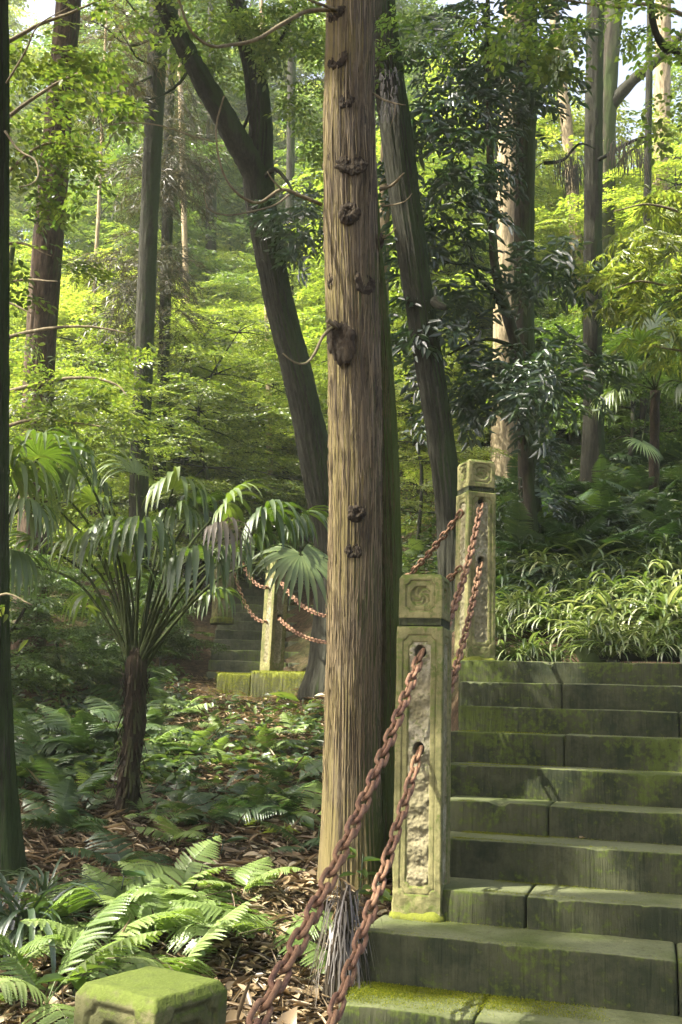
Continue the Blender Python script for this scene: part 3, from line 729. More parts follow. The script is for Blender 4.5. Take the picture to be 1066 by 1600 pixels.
for k, (l, r) in enumerate([([(410, 280), (430, 265), (450, 285), (462, 310)], .03), ([(372, 222), (395, 160), (400, 100)], .02), ([(401, 120), (440, 60), (470, 0)], .03), ([(300, 100), (280, 130), (250, 150), (215, 160)], .02)]):
    branch(fork, pxs(l, 10.9, 10.5), r, r * .3, 'dark_bark', 'branch')
slender = tree('cypress_tree', 'tall slender dark trunk left of the forked tree, its base behind the palm fans', 'tree',
    [(252, -60, 30), (247, 60, 29), (241, 180, 28), (234, 330, 28), (228, 480, 28), (222, 640, 28), (218, 740, 29), (215, 900, 32)], 13, 'dark_bark', .010, 44, .06, 7, 7, .3, 8, .8)
for k, (l, r) in enumerate([([(236, 120), (215, 130), (180, 145), (150, 152)], .02), ([(244, 40), (215, 20), (190, -10)], .02), ([(240, 60), (200, 70), (160, 40), (130, 30)], .02), ([(236, 100), (215, 90), (195, 60), (170, 20)], .018)]):
    branch(slender, pxs(l, 12.9, 12.3), r, r * .3, 'dark_bark', 'branch')
redl = tree('cypress_tree', 'reddish brown trunk at upper left behind bright beech leaves', 'tree',
    [(112, -60, 36), (100, 90, 38), (86, 250, 42), (74, 400, 46), (62, 560, 46), (56, 720, 48), (50, 900, 52)], 10.5, 'red_bark', .012, 60, .05, 7, 8, .4, 9, .7)
edge = tree('cypress_tree', 'dark trunk cut by the left edge of the view with a flared mossy foot', 'tree',
    [(-2, -60, 26), (0, 200, 26), (-1, 500, 26), (-3, 800, 30), (-4, 1000, 34), (-4, 1150, 44), (-4, 1280, 52), (-4, 1372, 60)], 4.9, 'dark_bark', .009, 170, .02, 6, 9, .55, 9, .8)
for k, (l, r) in enumerate([([(8, 205), (30, 235), (55, 250), (60, 275), (48, 288), (30, 292)], .006), ([(10, 130), (40, 80), (60, 40), (110, 10)], .005)]):
    branch(edge, pxs(l, 4.85, 4.6), r, r * .4, 'twig', 'branch')
right = tree('cypress_tree', 'straight dark trunk at the right with brown fibrous tufts, standing on the fern slope', 'tree',
    [(932, -60, 27), (929, 100, 27), (927, 300, 27), (926, 500, 28), (927, 650, 31), (928, 795, 38)], 12, 'dark_bark', .010, 44, .05, 7, 10, .35, 8, .8)
litp = tree('pine_tree', 'sunlit tan trunk rising behind the post at the head of the steps', 'tree',
    [(806, -60, 34), (800, 150, 35), (794, 300, 36), (790, 500, 37), (788, 650, 38), (787, 788, 42)], 13, 'pale_bark', .012, 44, .05, 7, 11, .2, 9, 1.2)
mossd = tree('broadleaf_tree', 'mossy dark trunk standing against the sunlit tan trunk', 'tree',
    [(828, -60, 26), (824, 100, 28), (820, 300, 30), (819, 500, 31), (824, 650, 32), (828, 780, 32), (832, 890, 34)], 10, 'moss_bark', .010, 44, .05, 6, 12, .3, 8, 1.1)
dog = tree('small_evergreen', 'thin crooked dark stem carrying the dark glossy evergreen crown', 'tree',
    [(764, 120, 9), (766, 240, 11), (769, 340, 12), (774, 420, 14), (792, 490, 17), (808, 550, 18), (818, 640, 18), (826, 760, 18), (836, 890, 20)], 9.4, 'moss_bark', .004, 24, .05, 1.0, 13, .3)
branch(dog, pxs([(790, 488), (768, 455), (745, 425), (730, 370)], 9.4, 9.2), .035, .012, 'dark_bark', 'branch')
branch(dog, pxs([(770, 425), (740, 415), (700, 410), (655, 400)], 9.4, 9.0), .02, .008, 'dark_bark', 'branch')
branch(dog, pxs([(800, 540), (760, 530), (720, 545), (700, 555)], 9.4, 9.1), .02, .008, 'dark_bark', 'branch')
tree('pine_tree', 'pale rough trunk at the top right corner against white sky', 'tree', [(1037, -60, 23), (1035, 150, 24), (1033, 280, 25), (1030, 500, 26), (1028, 700, 28)], 18, 'pale_bark', .014, 36, .08, 7, 14, .2)
tree('broadleaf_tree', 'pale leaning trunk between the evergreen crown and the straight right-hand trunk', 'tree', [(868, 40, 16), (876, 120, 17), (886, 200, 18), (897, 330, 19), (905, 520, 20), (910, 740, 22)], 17, 'pale_bark', .010, 30, .08, 5, 15, .2)
o = tree('broadleaf_tree', 'mossy trunk with a limb slanting up to the right edge', 'tree', [(962, -60, 30), (954, 60, 31), (948, 140, 32), (944, 300, 33), (942, 700, 36)], 16, 'moss_bark', .012, 36, .08, 6, 16, .2)
branch(o, pxs([(950, 170), (985, 130), (1020, 100), (1060, 60), (1100, 20)], 16, 15), .1, .05, 'dark_bark', 'limb', 20, .06)
tree('thin_tree', 'slim pole-like trunk between the forked tree and the lit cypress', 'tree', [(458, -40, 13), (455, 180, 13), (452, 420, 14), (449, 720, 15)], 20, 'dark_bark', .006, 20, .1, 6, 17, .2)
tree('thin_tree', 'slim pale trunk glimpsed behind the leaning forked trunk', 'tree', [(416, 380, 9), (421, 640, 10), (421, 800, 11)], 18, 'pale_bark', .004, 16, .1, 5, 18, .2)
tree('thin_tree', 'thin pale trunk right of the tall slender dark trunk', 'tree', [(284, 200, 9), (289, 380, 9), (293, 540, 10), (296, 750, 11)], 19, 'pale_bark', .004, 16, .1, 5, 19, .2)
tree('thin_tree', 'stout grey far trunk seen between the slender trunk and the fork', 'tree', [(330, 330, 17), (330, 480, 18), (331, 750, 20)], 24, 'dark_bark', .006, 20, .12, 5, 20, .2)
tree('thin_tree', 'sunlit pale stem hard against the right side of the big cypress', 'tree', [(604, 190, 15), (601, 320, 16), (599, 480, 16), (603, 620, 17), (604, 800, 18)], 9.6, 'pale_bark', .008, 24, .06, 3, 21, .2)
tree('cypress_tree', 'reddish trunk half hidden behind the straight right-hand trunk', 'tree', [(946, 420, 23), (948, 560, 24), (951, 700, 26)], 17, 'red_bark', .010, 30, .08, 8, 22, .2)
tree('thin_tree', 'very thin stem among the yellow leaves left of the slender trunk', 'tree', [(158, 240, 5), (154, 340, 6), (149, 430, 6), (146, 640, 7)], 17, 'pale_bark', .003, 12, .1, 4, 23, .2)
cedar = tree('cedar_tree', 'dark cedar with drooping brown needle tufts behind the slender trunk', 'tree', [(270, 60, 13), (265, 160, 15), (262, 320, 17), (256, 560, 18), (250, 720, 20)], 15, 'dark_bark', .006, 24, .08, 5, 24, .2)
tree('thin_tree', 'thin dark trunk behind the straight right-hand trunk near the small palm', 'tree', [(1010, 420, 12), (1008, 560, 13), (1006, 760, 15)], 14, 'dark_bark', .006, 20, .08, 5, 25, .2)

# ------------------------------------------------------------------ where the sun reaches the path
SUNLIT = [  # (px, py, depth, radius) spots to be sunlit; leaves between them and the sun are cut
 (652, 1060, 4.1, .065), (648, 1130, 4.1, .065), (644, 1200, 4.1, .065), (640, 1270, 4.1, .065), (636, 1340, 4.1, .065), (634, 1410, 4.1, .065), (655, 940, 4.1, .05), (600, 1440, 4.1, .08),
 (530, 1340, 4.9, .14), (530, 1200, 4.9, .14), (535, 1060, 4.9, .16), (535, 920, 4.9, .16), (535, 780, 4.9, .14), (540, 640, 4.9, .12), (530, 420, 4.9, .12), (530, 230, 4.9, .13), (600, 900, 5.1, .12), (615, 780, 5.1, .1),
 (160, 1480, 4.0, .22), (240, 1450, 4.1, .24), (100, 1540, 3.8, .2), (320, 1400, 4.4, .25), (60, 1590, 3.6, .18), (430, 1420, 4.2, .22), (440, 1560, 3.7, .26), (420, 1340, 4.8, .25), (500, 1460, 4.0, .2), (350, 1500, 3.9, .2),
 (240, 1520, 1.8, .1), (290, 1505, 1.85, .07), (560, 1560, 3.5, .16), (640, 1560, 3.4, .14), (500, 1250, 3.4, .12), (560, 1350, 3.4, .12), (470, 1480, 2.6, .14),
 (740, 730, 6.7, .08), (735, 800, 6.7, .07), (730, 870, 6.7, .07), (735, 940, 6.7, .07), (715, 760, 6.7, .06),
 (424, 900, 11.7, .25), (418, 1000, 11.7, .28), (430, 1085, 11.2, .4), (350, 1085, 11.3, .35), (460, 960, 11.6, .3), (340, 1150, 9.5, .4), (430, 1160, 9.2, .35), (300, 1200, 8.2, .25),
 (350, 1150, 9.5, .7), (430, 1125, 10.3, .6), (250, 1200, 8, .45), (400, 1230, 7.3, .45), (420, 970, 12.3, .45), (470, 990, 12, .4), (380, 1010, 12, .4), (500, 1150, 9, .3),
 (180, 740, 6.1, .25), (225, 800, 5.8, .22), (170, 830, 5.6, .2), (420, 800, 5.9, .28), (300, 860, 5.6, .18), (470, 850, 5.9, .2), (60, 740, 5.6, .25), (30, 940, 4.3, .14), (230, 690, 6.3, .2),
 (850, 980, 7.3, .3), (920, 960, 7.5, .35), (1000, 960, 7.4, .35), (1050, 930, 7.6, .35), (1050, 880, 7.8, .25), (960, 1000, 7.0, .25), (800, 990, 7.2, .2), (900, 1010, 6.8, .2),
 (650, 850, 8.2, .4), (660, 900, 7.8, .3), (790, 660, 12.9, .35), (788, 750, 12.9, .35), (905, 830, 10.5, .3), (1003, 690, 10.8, .25),
 (100, 560, 8.2, .6), (220, 600, 8.0, .5), (60, 60, 6.1, .6), (130, 180, 6.0, .4), (1020, 400, 8.4, .5), (1040, 320, 8.5, .4), (850, 590, 8.5, .3), (700, 200, 9.0, .25), (60, 490, 8.2, .5)]
tg = np.array([at(a[0], a[1], a[2]) for a in SUNLIT]); tr_ = np.array([a[3] for a in SUNLIT])

def in_gap(c):
    """true for leaves that would close one of the gaps the sun comes through"""
    out = np.zeros(len(c), bool)
    for p, rad in zip(tg, tr_):
        w_ = c - p; al = w_ @ SDIR; out |= (al > .25) & (np.linalg.norm(w_ - al[:, None] * SDIR, axis=1) < rad + .05)
    return out

# ------------------------------------------------------------------ leaves, sprays, crowns
def leaf6(w=.42, fold=.12, droop=.12, wide=.4):
    """a pointed leaf of length 1 along x: 6 vertices, two quads folded on the midrib"""
    V = np.array([[0, 0, 0], [wide * .7, -w * .42, fold * .8], [wide * 1.55, -w * .4, fold * .7 - droop * .35], [1, 0, -droop], [wide * 1.55, w * .4, fold * .7 - droop * .35], [wide * .7, w * .42, fold * .8]])
    return V, np.array([[0, 1, 2, 3], [0, 3, 4, 5]])
def leaf4(w=.4, droop=.1):
    V = np.array([[0, 0, 0], [.45, -w * .5, .08], [1, 0, -droop], [.45, w * .5, .08]])
    return V, np.array([[0, 1, 2, 3]])

def spray(r, n_twig=5, n_leaf=7, L=.55, leaf=.085, LT=None, flat=.25, droop=.15, ang=52, wob=.3):
    """a flat fan of leafy twigs along +x, up +z"""
    LT = LT or leaf6()
    P, D = [], []
    for t in range(n_twig):
        f = t / max(1, n_twig - 1)
        if t == 0: o = np.zeros(3); d = np.array([1., 0, 0]); l = L
        else:
            s = 1 if t % 2 else -1
            x0 = L * (.1 + .6 * f); o = np.array([x0, 0, -droop * L * (x0 / L)**2]); a = s * radians(r.uniform(35, 60)); d = np.array([cos(a), sin(a), r.uniform(-.15, .1)]); l = L * (.55 - .25 * f) * r.uniform(.8, 1.2)
        for k in range(n_leaf):
            q = (k + .6) / n_leaf; p = o + d * l * q; p[2] -= droop * l * q * q
            s = 1 if k % 2 else -1
            a = radians(ang * r.uniform(.7, 1.25)) * s
            if k == n_leaf - 1: a *= .15
            dx = d[0] * cos(a) - d[1] * sin(a); dy = d[0] * sin(a) + d[1] * cos(a)
            P.append(p); D.append([dx, dy, d[2] * .5 - droop * q * .9 + r.normal() * .12])
    P, D = np.array(P), np.array(D)
    up = np.array([0, 0, 1.0]) + r.normal(size=(len(P), 3)) * flat
    Mx = frames(D, up, leaf * r.uniform(.7, 1.2, len(P)))
    return instance(LT[0], LT[1], Mx, P)

def spray_set(seed, n=5, **kw):
    return [spray(np.random.default_rng(seed + k), **kw) for k in range(n)]

SP_MAPLE = spray_set(100, 5, n_twig=6, n_leaf=7, L=.6, leaf=.085, LT=leaf6(.5, .08, .15), flat=.22, droop=.16)
SP_FINE = spray_set(120, 5, n_twig=7, n_leaf=8, L=.6, leaf=.06, LT=leaf6(.45, .1, .1), flat=.45, droop=.1)
SP_BROAD = spray_set(140, 5, n_twig=4, n_leaf=6, L=.5, leaf=.13, LT=leaf6(.36, .1, .3), flat=.4, droop=.4, ang=48)
SP_BEECH = spray_set(160, 5, n_twig=5, n_leaf=7, L=.55, leaf=.085, LT=leaf6(.58, .06, .12), flat=.2, droop=.14, ang=58)
SP_FAR = spray_set(180, 4, n_twig=6, n_leaf=6, L=.8, leaf=.14, LT=leaf4(.5), flat=.5, droop=.12)
SP_NEEDLE = spray_set(200, 4, n_twig=7, n_leaf=14, L=.5, leaf=.11, LT=leaf4(.09, .3), flat=.8, droop=.7, ang=30)
SP_LONG = spray_set(220, 5, n_twig=4, n_leaf=6, L=.45, leaf=.16, LT=leaf6(.24, .08, .3), flat=.35, droop=.3, ang=42)

def crown_mesh(name, anchors, dirs, sset, mat, r, scale=(.7, 1.2), tilt=.25, keep=None):
    """sprays placed at anchors (N,3) pointing along dirs"""
    A = np.asarray(anchors, float); D = unit(dirs)
    D = D + r.normal(size=D.shape) * np.array([tilt, tilt, tilt * .5])
    up = np.array([0, 0, 1.0]) + r.normal(size=A.shape) * .18
    sc = r.uniform(*scale, len(A)); which = r.integers(0, len(sset), len(A))
    Vs, Fs, n = [], [], 0
    for k, (TV, TF) in enumerate(sset):
        q = which == k
        if not q.any(): continue
        V, F = instance(TV, TF, frames(D[q], up[q], sc[q]), A[q])
        Vs.append(V); Fs.append(F + n); n += len(V)
    V = np.concatenate(Vs); F = np.concatenate(Fs)
    return V, F

def clumps(r, centers, radii, n):
    """anchors spread through flattened, ragged clumps; dirs point outward"""
    A, D = [], []
    for c, q in zip(centers, radii):
        q = np.broadcast_to(np.asarray(q, float), (3,))
        m = max(3, int(n * (q[0] * q[1] * q[2])**(2 / 3) * 3))
        d = unit(r.normal(size=(m, 3))); rad = r.uniform(.25, 1, (m, 1))**.6
        p = np.asarray(c) + d * rad * q
        A.append(p); o = d * 1.0; o[:, 2] = o[:, 2] * .35 - .1; D.append(o)
    return np.concatenate(A), np.concatenate(D)

# --- a family of layered understory trees (built once each, then copied)
def layered_tree(seed, H, R, sset, mat, tiers=8, limbs=4, name='understory_tree', low=.22, dens=1.0, spscale=(.7, 1.2), trunk_r=.035, bark='dark_bark'):
    r = np.random.default_rng(seed)
    e = empty(name, (0, 0, 0))
    P = np.array([[0, 0, -.3], [.05 * r.normal(), .05 * r.normal(), H * .35], [.15 * r.normal(), .15 * r.normal(), H * .7], [.2 * r.normal(), .2 * r.normal(), H]])
    ac = Acc(); ac.add(*tube(P, [trunk_r * 1.3, trunk_r, trunk_r * .7, trunk_r * .2], 10, .15, bark_disp(seed, .004, 4, 2)))
    A, D = [], []
    for t in range(tiers):
        f = low + (1 - low) * (t + r.uniform(.2, .8)) / tiers
        c = np.array([np.interp(f * H, P[:, 2], P[:, 0]), np.interp(f * H, P[:, 2], P[:, 1]), f * H])
        rad = R * (1.0 - .62 * max(0, (f - .45) / .55)**1.5) * r.uniform(.75, 1.15)
        a0 = r.uniform(0, 2 * pi)
        for l in range(limbs):
            a = a0 + l * 2 * pi / limbs + r.normal() * .35; ln = rad * r.uniform(.65, 1.1)
            d = np.array([cos(a), sin(a), r.uniform(.05, .3)])
            n = max(4, int(ln / .2 * dens)); q = np.linspace(.22, 1, n)
            LP = c + d * ln * q[:, None]; LP[:, 2] -= ln * .22 * q**2
            ac.add(*tube(np.concatenate([[c], LP[::2]]), np.linspace(.014, .004, len(LP[::2]) + 1), 5, .25))
            for p, qq in zip(LP, q):
                for s in (-1, 1):
                    b = a + s * r.uniform(.45, 1.15); A.append(p + r.normal(size=3) * .04); D.append([cos(b), sin(b), -.12 + r.normal() * .08])
            A.append(LP[-1]); D.append([cos(a), sin(a), -.2])
    ac.build('trunk', M[bark], e)
    V, F = crown_mesh('crown', A, D, sset, mat, r, spscale)
    obj('crown', mesh('crown', V, F, M[mat], False), e)
    return e

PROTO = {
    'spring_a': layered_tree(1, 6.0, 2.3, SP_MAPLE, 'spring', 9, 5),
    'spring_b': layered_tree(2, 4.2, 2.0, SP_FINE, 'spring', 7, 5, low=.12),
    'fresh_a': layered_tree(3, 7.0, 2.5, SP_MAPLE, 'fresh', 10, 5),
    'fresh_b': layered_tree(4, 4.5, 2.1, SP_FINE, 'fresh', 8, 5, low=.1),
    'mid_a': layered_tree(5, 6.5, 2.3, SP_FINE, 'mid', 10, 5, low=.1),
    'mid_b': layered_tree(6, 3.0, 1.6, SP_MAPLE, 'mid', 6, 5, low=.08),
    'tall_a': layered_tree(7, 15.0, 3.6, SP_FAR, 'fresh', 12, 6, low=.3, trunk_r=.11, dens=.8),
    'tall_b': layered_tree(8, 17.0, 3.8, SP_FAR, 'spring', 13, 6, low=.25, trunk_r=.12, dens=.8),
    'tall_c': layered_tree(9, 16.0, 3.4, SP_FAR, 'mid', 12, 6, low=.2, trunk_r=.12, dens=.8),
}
_used = set()
def plant(kind, x, y, label, group, scale=1.0, cat='tree', name='understory_tree', dz=0.0, rz=None):
    p = PROTO[kind]
    if kind in _used: o = copy_tree(p)
    else: o = p; _used.add(kind)
    o.name = name; o.location = (x, y, gz(x, y) + dz); o.scale = (scale,) * 3
    o.rotation_euler = (random.uniform(-.05, .05), random.uniform(-.05, .05), random.uniform(0, 6.28) if rz is None else rz)
    tag(o, label, cat, group); return o
def spot(px, py, d):
    p = at(px, py, d); return p[0], p[1]

G_UND = 'leafy understory trees on the slope'
# nearer understory, told apart by what they stand beside
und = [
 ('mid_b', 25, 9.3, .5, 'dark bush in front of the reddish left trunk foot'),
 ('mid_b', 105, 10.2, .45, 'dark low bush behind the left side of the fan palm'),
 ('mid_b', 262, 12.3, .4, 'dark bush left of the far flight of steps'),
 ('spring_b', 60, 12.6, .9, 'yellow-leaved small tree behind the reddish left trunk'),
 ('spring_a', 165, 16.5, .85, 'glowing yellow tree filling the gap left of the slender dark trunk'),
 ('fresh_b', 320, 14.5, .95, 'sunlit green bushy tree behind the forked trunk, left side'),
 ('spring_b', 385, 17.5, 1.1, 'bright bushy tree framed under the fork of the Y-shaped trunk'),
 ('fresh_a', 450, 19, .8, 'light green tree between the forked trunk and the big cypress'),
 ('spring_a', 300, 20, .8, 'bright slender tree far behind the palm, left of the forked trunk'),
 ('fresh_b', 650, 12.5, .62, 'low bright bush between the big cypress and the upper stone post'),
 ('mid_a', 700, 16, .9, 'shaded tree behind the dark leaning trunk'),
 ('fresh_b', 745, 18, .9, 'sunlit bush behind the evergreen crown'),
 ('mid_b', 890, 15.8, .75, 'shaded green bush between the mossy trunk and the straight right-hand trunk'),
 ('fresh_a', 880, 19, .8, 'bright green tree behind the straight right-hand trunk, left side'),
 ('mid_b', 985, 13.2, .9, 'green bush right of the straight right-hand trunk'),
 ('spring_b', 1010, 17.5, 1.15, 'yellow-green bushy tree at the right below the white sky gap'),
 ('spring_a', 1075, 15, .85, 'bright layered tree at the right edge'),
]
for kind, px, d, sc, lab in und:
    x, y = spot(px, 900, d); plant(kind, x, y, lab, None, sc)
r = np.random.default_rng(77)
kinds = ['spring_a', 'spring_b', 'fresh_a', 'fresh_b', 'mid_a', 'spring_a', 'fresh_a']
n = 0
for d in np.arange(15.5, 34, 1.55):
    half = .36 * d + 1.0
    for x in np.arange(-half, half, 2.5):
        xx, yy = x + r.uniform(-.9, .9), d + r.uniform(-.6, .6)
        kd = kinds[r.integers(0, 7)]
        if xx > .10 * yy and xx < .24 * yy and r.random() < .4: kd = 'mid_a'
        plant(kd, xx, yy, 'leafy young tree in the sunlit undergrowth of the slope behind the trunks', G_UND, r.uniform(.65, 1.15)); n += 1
G_TALL = 'tall leafy trees on the upper slope'
for d in (24, 28, 32, 37, 43):
    half = .38 * d + 2
    for x in np.arange(-half, half, 5.6):
        xx, yy = x + r.uniform(-1.4, 1.4), d + r.uniform(-1.5, 1.5)
        if abs(xx / yy - .29) < .15 or abs(xx / yy + .29) < .03: continue
        plant(('tall_a', 'tall_b', 'tall_a', 'tall_c')[r.integers(0, 4)], xx, yy, 'tall bright leafy tree closing the view high on the slope', G_TALL, r.uniform(.8, 1.25), name='leafy_tree'); n += 1
print('understory', n)

# far wood, one mass
r = np.random.default_rng(5)
A = np.stack([r.uniform(-34, 34, 3600), r.uniform(46, 62, 3600), np.zeros(3600)], 1)
hgt = 8 + 9 * fbm(A[:, 0] * .12, A[:, 1] * .12, 0, 61, 2)
A[:, 2] = ground(A[:, 0], A[:, 1], False) + r.uniform(0, 1, 3600) * hgt
D = np.stack([r.normal(size=3600), r.normal(size=3600) - .6, np.full(3600, -.15)], 1)
u_ = A[:, 0] / A[:, 1]; el = (A[:, 2] - CZ) / A[:, 1]; slot = (np.abs(u_ - .29) < .05) | (np.abs(u_ + .29) < .03); q = ~(slot & (el > .46)); A, D = A[q], D[q]
V, F = crown_mesh('far_wood', A, D, SP_FAR, 'fresh', r, (1.6, 2.6))
tag(obj('far_wood', mesh('far_wood', V, F, M['fresh'], False)), 'far leafy wood closing off the top of the slope', 'wood', None, 'stuff')

# ------------------------------------------------------------------ crowns that belong to single trees near the path
def put_crown(e, cl, sset, mat, dens, seed, scale=(.7, 1.2), name='crown', keep=None, tilt=.25):
    """cl: list of (px, py, depth, rx, rz) clumps in photo pixels"""
    r = np.random.default_rng(seed)
    C = [at(a[0], a[1], a[2]) for a in cl]
    Rr = [np.array([a[3] * a[2] / F_PX, max(.35, a[3] * a[2] / F_PX * .8), a[4] * a[2] / F_PX]) for a in cl]
    A, D = clumps(r, C, Rr, dens)
    V, F = crown_mesh(name, A, D, sset, mat, r, scale, tilt)
    if sset[0][1].shape[0] * 3 == sset[0][0].shape[0]:
        Lf = V.reshape(-1, 6, 3); Lf = Lf[~in_gap(Lf.mean(1))]; V = Lf.reshape(-1, 3); F = (leaf6()[1][None] + (np.arange(len(Lf)) * 6)[:, None, None]).reshape(-1, 4)
    V = V - np.array(e.location)
    return obj(name, mesh(name, V, F, M[mat], False), e)

put_crown(dog, [(700, 60, 9.2, 55, 45), (770, 40, 9.6, 60, 50), (830, 60, 9.6, 45, 45), (680, 170, 9.0, 50, 45), (745, 150, 9.2, 60, 50), (825, 130, 9.8, 35, 35),
    (700, 260, 8.9, 55, 40), (755, 235, 9.2, 30, 30), (668, 330, 8.9, 35, 40), (720, 340, 8.8, 45, 35), (690, 420, 8.9, 40, 35), (740, 430, 9.0, 35, 30), 
    (660, 500, 9.0, 35, 40), (720, 520, 9.0, 40, 25), (690, 600, 9.1, 40, 35), (740, 600, 9.4, 30, 30)], SP_BROAD, 'dark', 105, 31, (.55, .95))
put_crown(dog, [(850, 420, 8.6, 30, 14), (835, 560, 8.5, 45, 16), (880, 590, 8.5, 40, 18), (800, 590, 8.6, 35, 16), (850, 620, 8.4, 40, 16), (780, 620, 8.7, 25, 12), (820, 530, 8.6, 30, 14), (845, 400, 8.7, 35, 14)], SP_BROAD, 'dark', 150, 32, (.5, .85), 'low_foliage')
put_crown(mossd, [(830, 720, 9.6, 14, 30), (838, 790, 9.6, 16, 25), (825, 850, 9.6, 16, 20), (815, 600, 9.7, 12, 25)], SP_BROAD, 'dark', 160, 33, (.4, .6), 'ivy')

beech = empty('beech_tree', (*spot(-150, 900, 6.3), gz(*spot(-150, 900, 6.3))), 'beech with bright yellow-green leafy branches reaching in from the upper left', 'tree')
bx, by = spot(-150, 900, 6.3)
ac = Acc(); ac.add(*tube([(bx, by, gz(bx, by) - .2), (bx, by, 3.5), (bx + .05, by, 6.5), (bx, by + .1, 9)], [.09, .08, .06, .03], 16, .1, bark_disp(40, .004))); ac.build('trunk', M['moss_bark'], beech)
for k, l in enumerate([[(-150, 380), (-60, 250), (30, 170), (110, 120), (170, 110)], [(-150, 300), (-50, 120), (40, 50), (110, 20), (180, -10)], [(-150, 420), (-50, 330), (60, 230), (130, 230)], [(-150, 480), (-60, 420), (20, 380), (80, 400)], [(-150, 560), (-70, 480), (0, 470), (50, 490)]]):
    branch(beech, pxs(l, 6.3, 6.1), .02, .003)
put_crown(beech, [(20, 40, 6.1, 40, 30), (70, 20, 6.2, 45, 22), (110, 60, 6.0, 35, 16), (150, 30, 6.2, 40, 16), (40, 110, 6.1, 36, 22), (130, 110, 5.9, 30, 12), (90, 150, 6.0, 40, 14), (115, 180, 5.9, 32, 12), (60, 215, 6.0, 30, 12), (130, 165, 5.9, 28, 10), (20, 200, 6.1, 25, 25), (25, 270, 6.1, 25, 14), (95, 230, 6.0, 20, 10), (200, 10, 6.2, 30, 12), (30, 340, 6.2, 28, 16), (60, 380, 6.2, 30, 14), (15, 420, 6.2, 25, 16), (70, 300, 6.1, 18, 8)], SP_BEECH, 'fresh', 190, 41, (.42, .72), tilt=.2)

tiers = empty('maple_tree', (*spot(-90, 900, 8.4), gz(*spot(-90, 900, 8.4))), 'maple with flat leaf tiers spreading across the left, above the palm fans', 'tree')
bx, by = spot(-90, 900, 8.4)
ac = Acc(); ac.add(*tube([(bx, by, gz(bx, by) - .2), (bx + .1, by, 2.8), (bx + .2, by, 4.2), (bx + .3, by, 6)], [.08, .07, .05, .02], 16, .1, bark_disp(42, .004))); ac.build('trunk', M['moss_bark'], tiers)
tl = [(-90, 640), (60, 600), (130, 590), (180, 600), (200, 620)], [(-90, 560), (40, 520), (130, 510), (200, 520)], [(-90, 720), (30, 660), (110, 660), (180, 670)], [(-90, 480), (20, 440), (90, 440)]
for k, l in enumerate(tl): branch(tiers, pxs(l, 8.4, 8.0), .022, .004)
put_crown(tiers, [(40, 500, 8.2, 45, 10), (110, 490, 8.2, 40, 10), (170, 500, 8.1, 40, 9), (60, 555, 8.2, 50, 10), (130, 560, 8.0, 45, 9), (170, 580, 8.0, 35, 9), (80, 610, 8.1, 55, 10), (150, 630, 8.0, 45, 9), (40, 650, 8.2, 45, 12), (165, 655, 8.0, 35, 9), (100, 670, 8.0, 40, 9), (30, 440, 8.3, 30, 9), (80, 430, 8.2, 30, 8)], SP_MAPLE, 'fresh', 210, 43, (.45, .75), tilt=.16)

rt = empty('long_leaved_tree', (*spot(1180, 900, 8.6), gz(*spot(1180, 900, 8.6))), 'tree of long narrow sunlit leaves leaning in from the right edge', 'tree')
bx, by = spot(1180, 900, 8.6)
ac = Acc(); ac.add(*tube([(bx, by, gz(bx, by) - .2), (bx, by, 4.5), (bx - .1, by, 6.5), (bx - .3, by, 8.5)], [.09, .08, .06, .02], 16, .1, bark_disp(44, .004))); ac.build('trunk', M['moss_bark'], rt)
for l in ([(1180, 420), (1100, 350), (1020, 320), (960, 330)], [(1180, 560), (1090, 470), (1010, 440), (960, 450)], [(1180, 620), (1100, 560), (1020, 540)]): branch(rt, pxs(l, 8.6, 8.2), .02, .004)
put_crown(rt, [(1020, 300, 8.5, 35, 14), (1060, 280, 8.6, 35, 16), (985, 330, 8.4, 30, 12), (1040, 345, 8.4, 40, 14), (1000, 390, 8.3, 38, 14), (1055, 400, 8.4, 36, 16), (1010, 440, 8.3, 40, 14), (970, 450, 8.3, 25, 10), (1060, 470, 8.5, 30, 14), (1020, 500, 8.4, 35, 12), (1060, 540, 8.5, 30, 14), (950, 400, 8.4, 20, 10)], SP_LONG, 'fresh', 190, 45, (.4, .7))
up = empty('beech_tree', (*spot(1150, 900, 7.6), gz(*spot(1150, 900, 7.6))), 'bright leafy branches hanging into the top right corner', 'tree')
bx, by = spot(1150, 900, 7.6)
ac = Acc(); ac.add(*tube([(bx, by, gz(bx, by) - .2), (bx, by, 5), (bx - .1, by, 8)], [.1, .08, .04], 16, .1, bark_disp(46, .004))); ac.build('trunk', M['moss_bark'], up)
branch(up, pxs([(1150, 230), (1066, 90), (1040, 75), (1022, 40), (1016, -20)], 7.6, 7.2), .035, .02, 'dark_bark')
branch(up, pxs([(1150, 60), (1030, 10), (960, 10), (880, 0)], 7.6, 7.2), .02, .006)
put_crown(up, [(900, 20, 7.2, 40, 20), (850, 45, 7.3, 35, 18), (960, 15, 7.2, 35, 14), (1045, 10, 7.3, 25, 14), (1055, 130, 7.3, 18, 18), (800, 10, 7.3, 40, 16)], SP_BEECH, 'mid', 170, 47, (.45, .75))
put_crown(leaner, [(660, 20, 8.3, 40, 18), (720, 10, 8.2, 40, 18), (650, 90, 8.4, 25, 16), (780, 20, 8.3, 40, 14)], SP_MAPLE, 'mid', 150, 48, (.5, .8))
put_crown(fork, [(300, 20, 10.6, 40, 20), (330, 60, 10.6, 35, 18), (420, 20, 10.4, 30, 20), (460, 40, 10.4, 30, 25), (470, 110, 10.5, 25, 25), (380, 10, 10.5, 30, 18), (490, 180, 10.6, 22, 25)], SP_MAPLE, 'mid', 140, 49, (.55, .9))
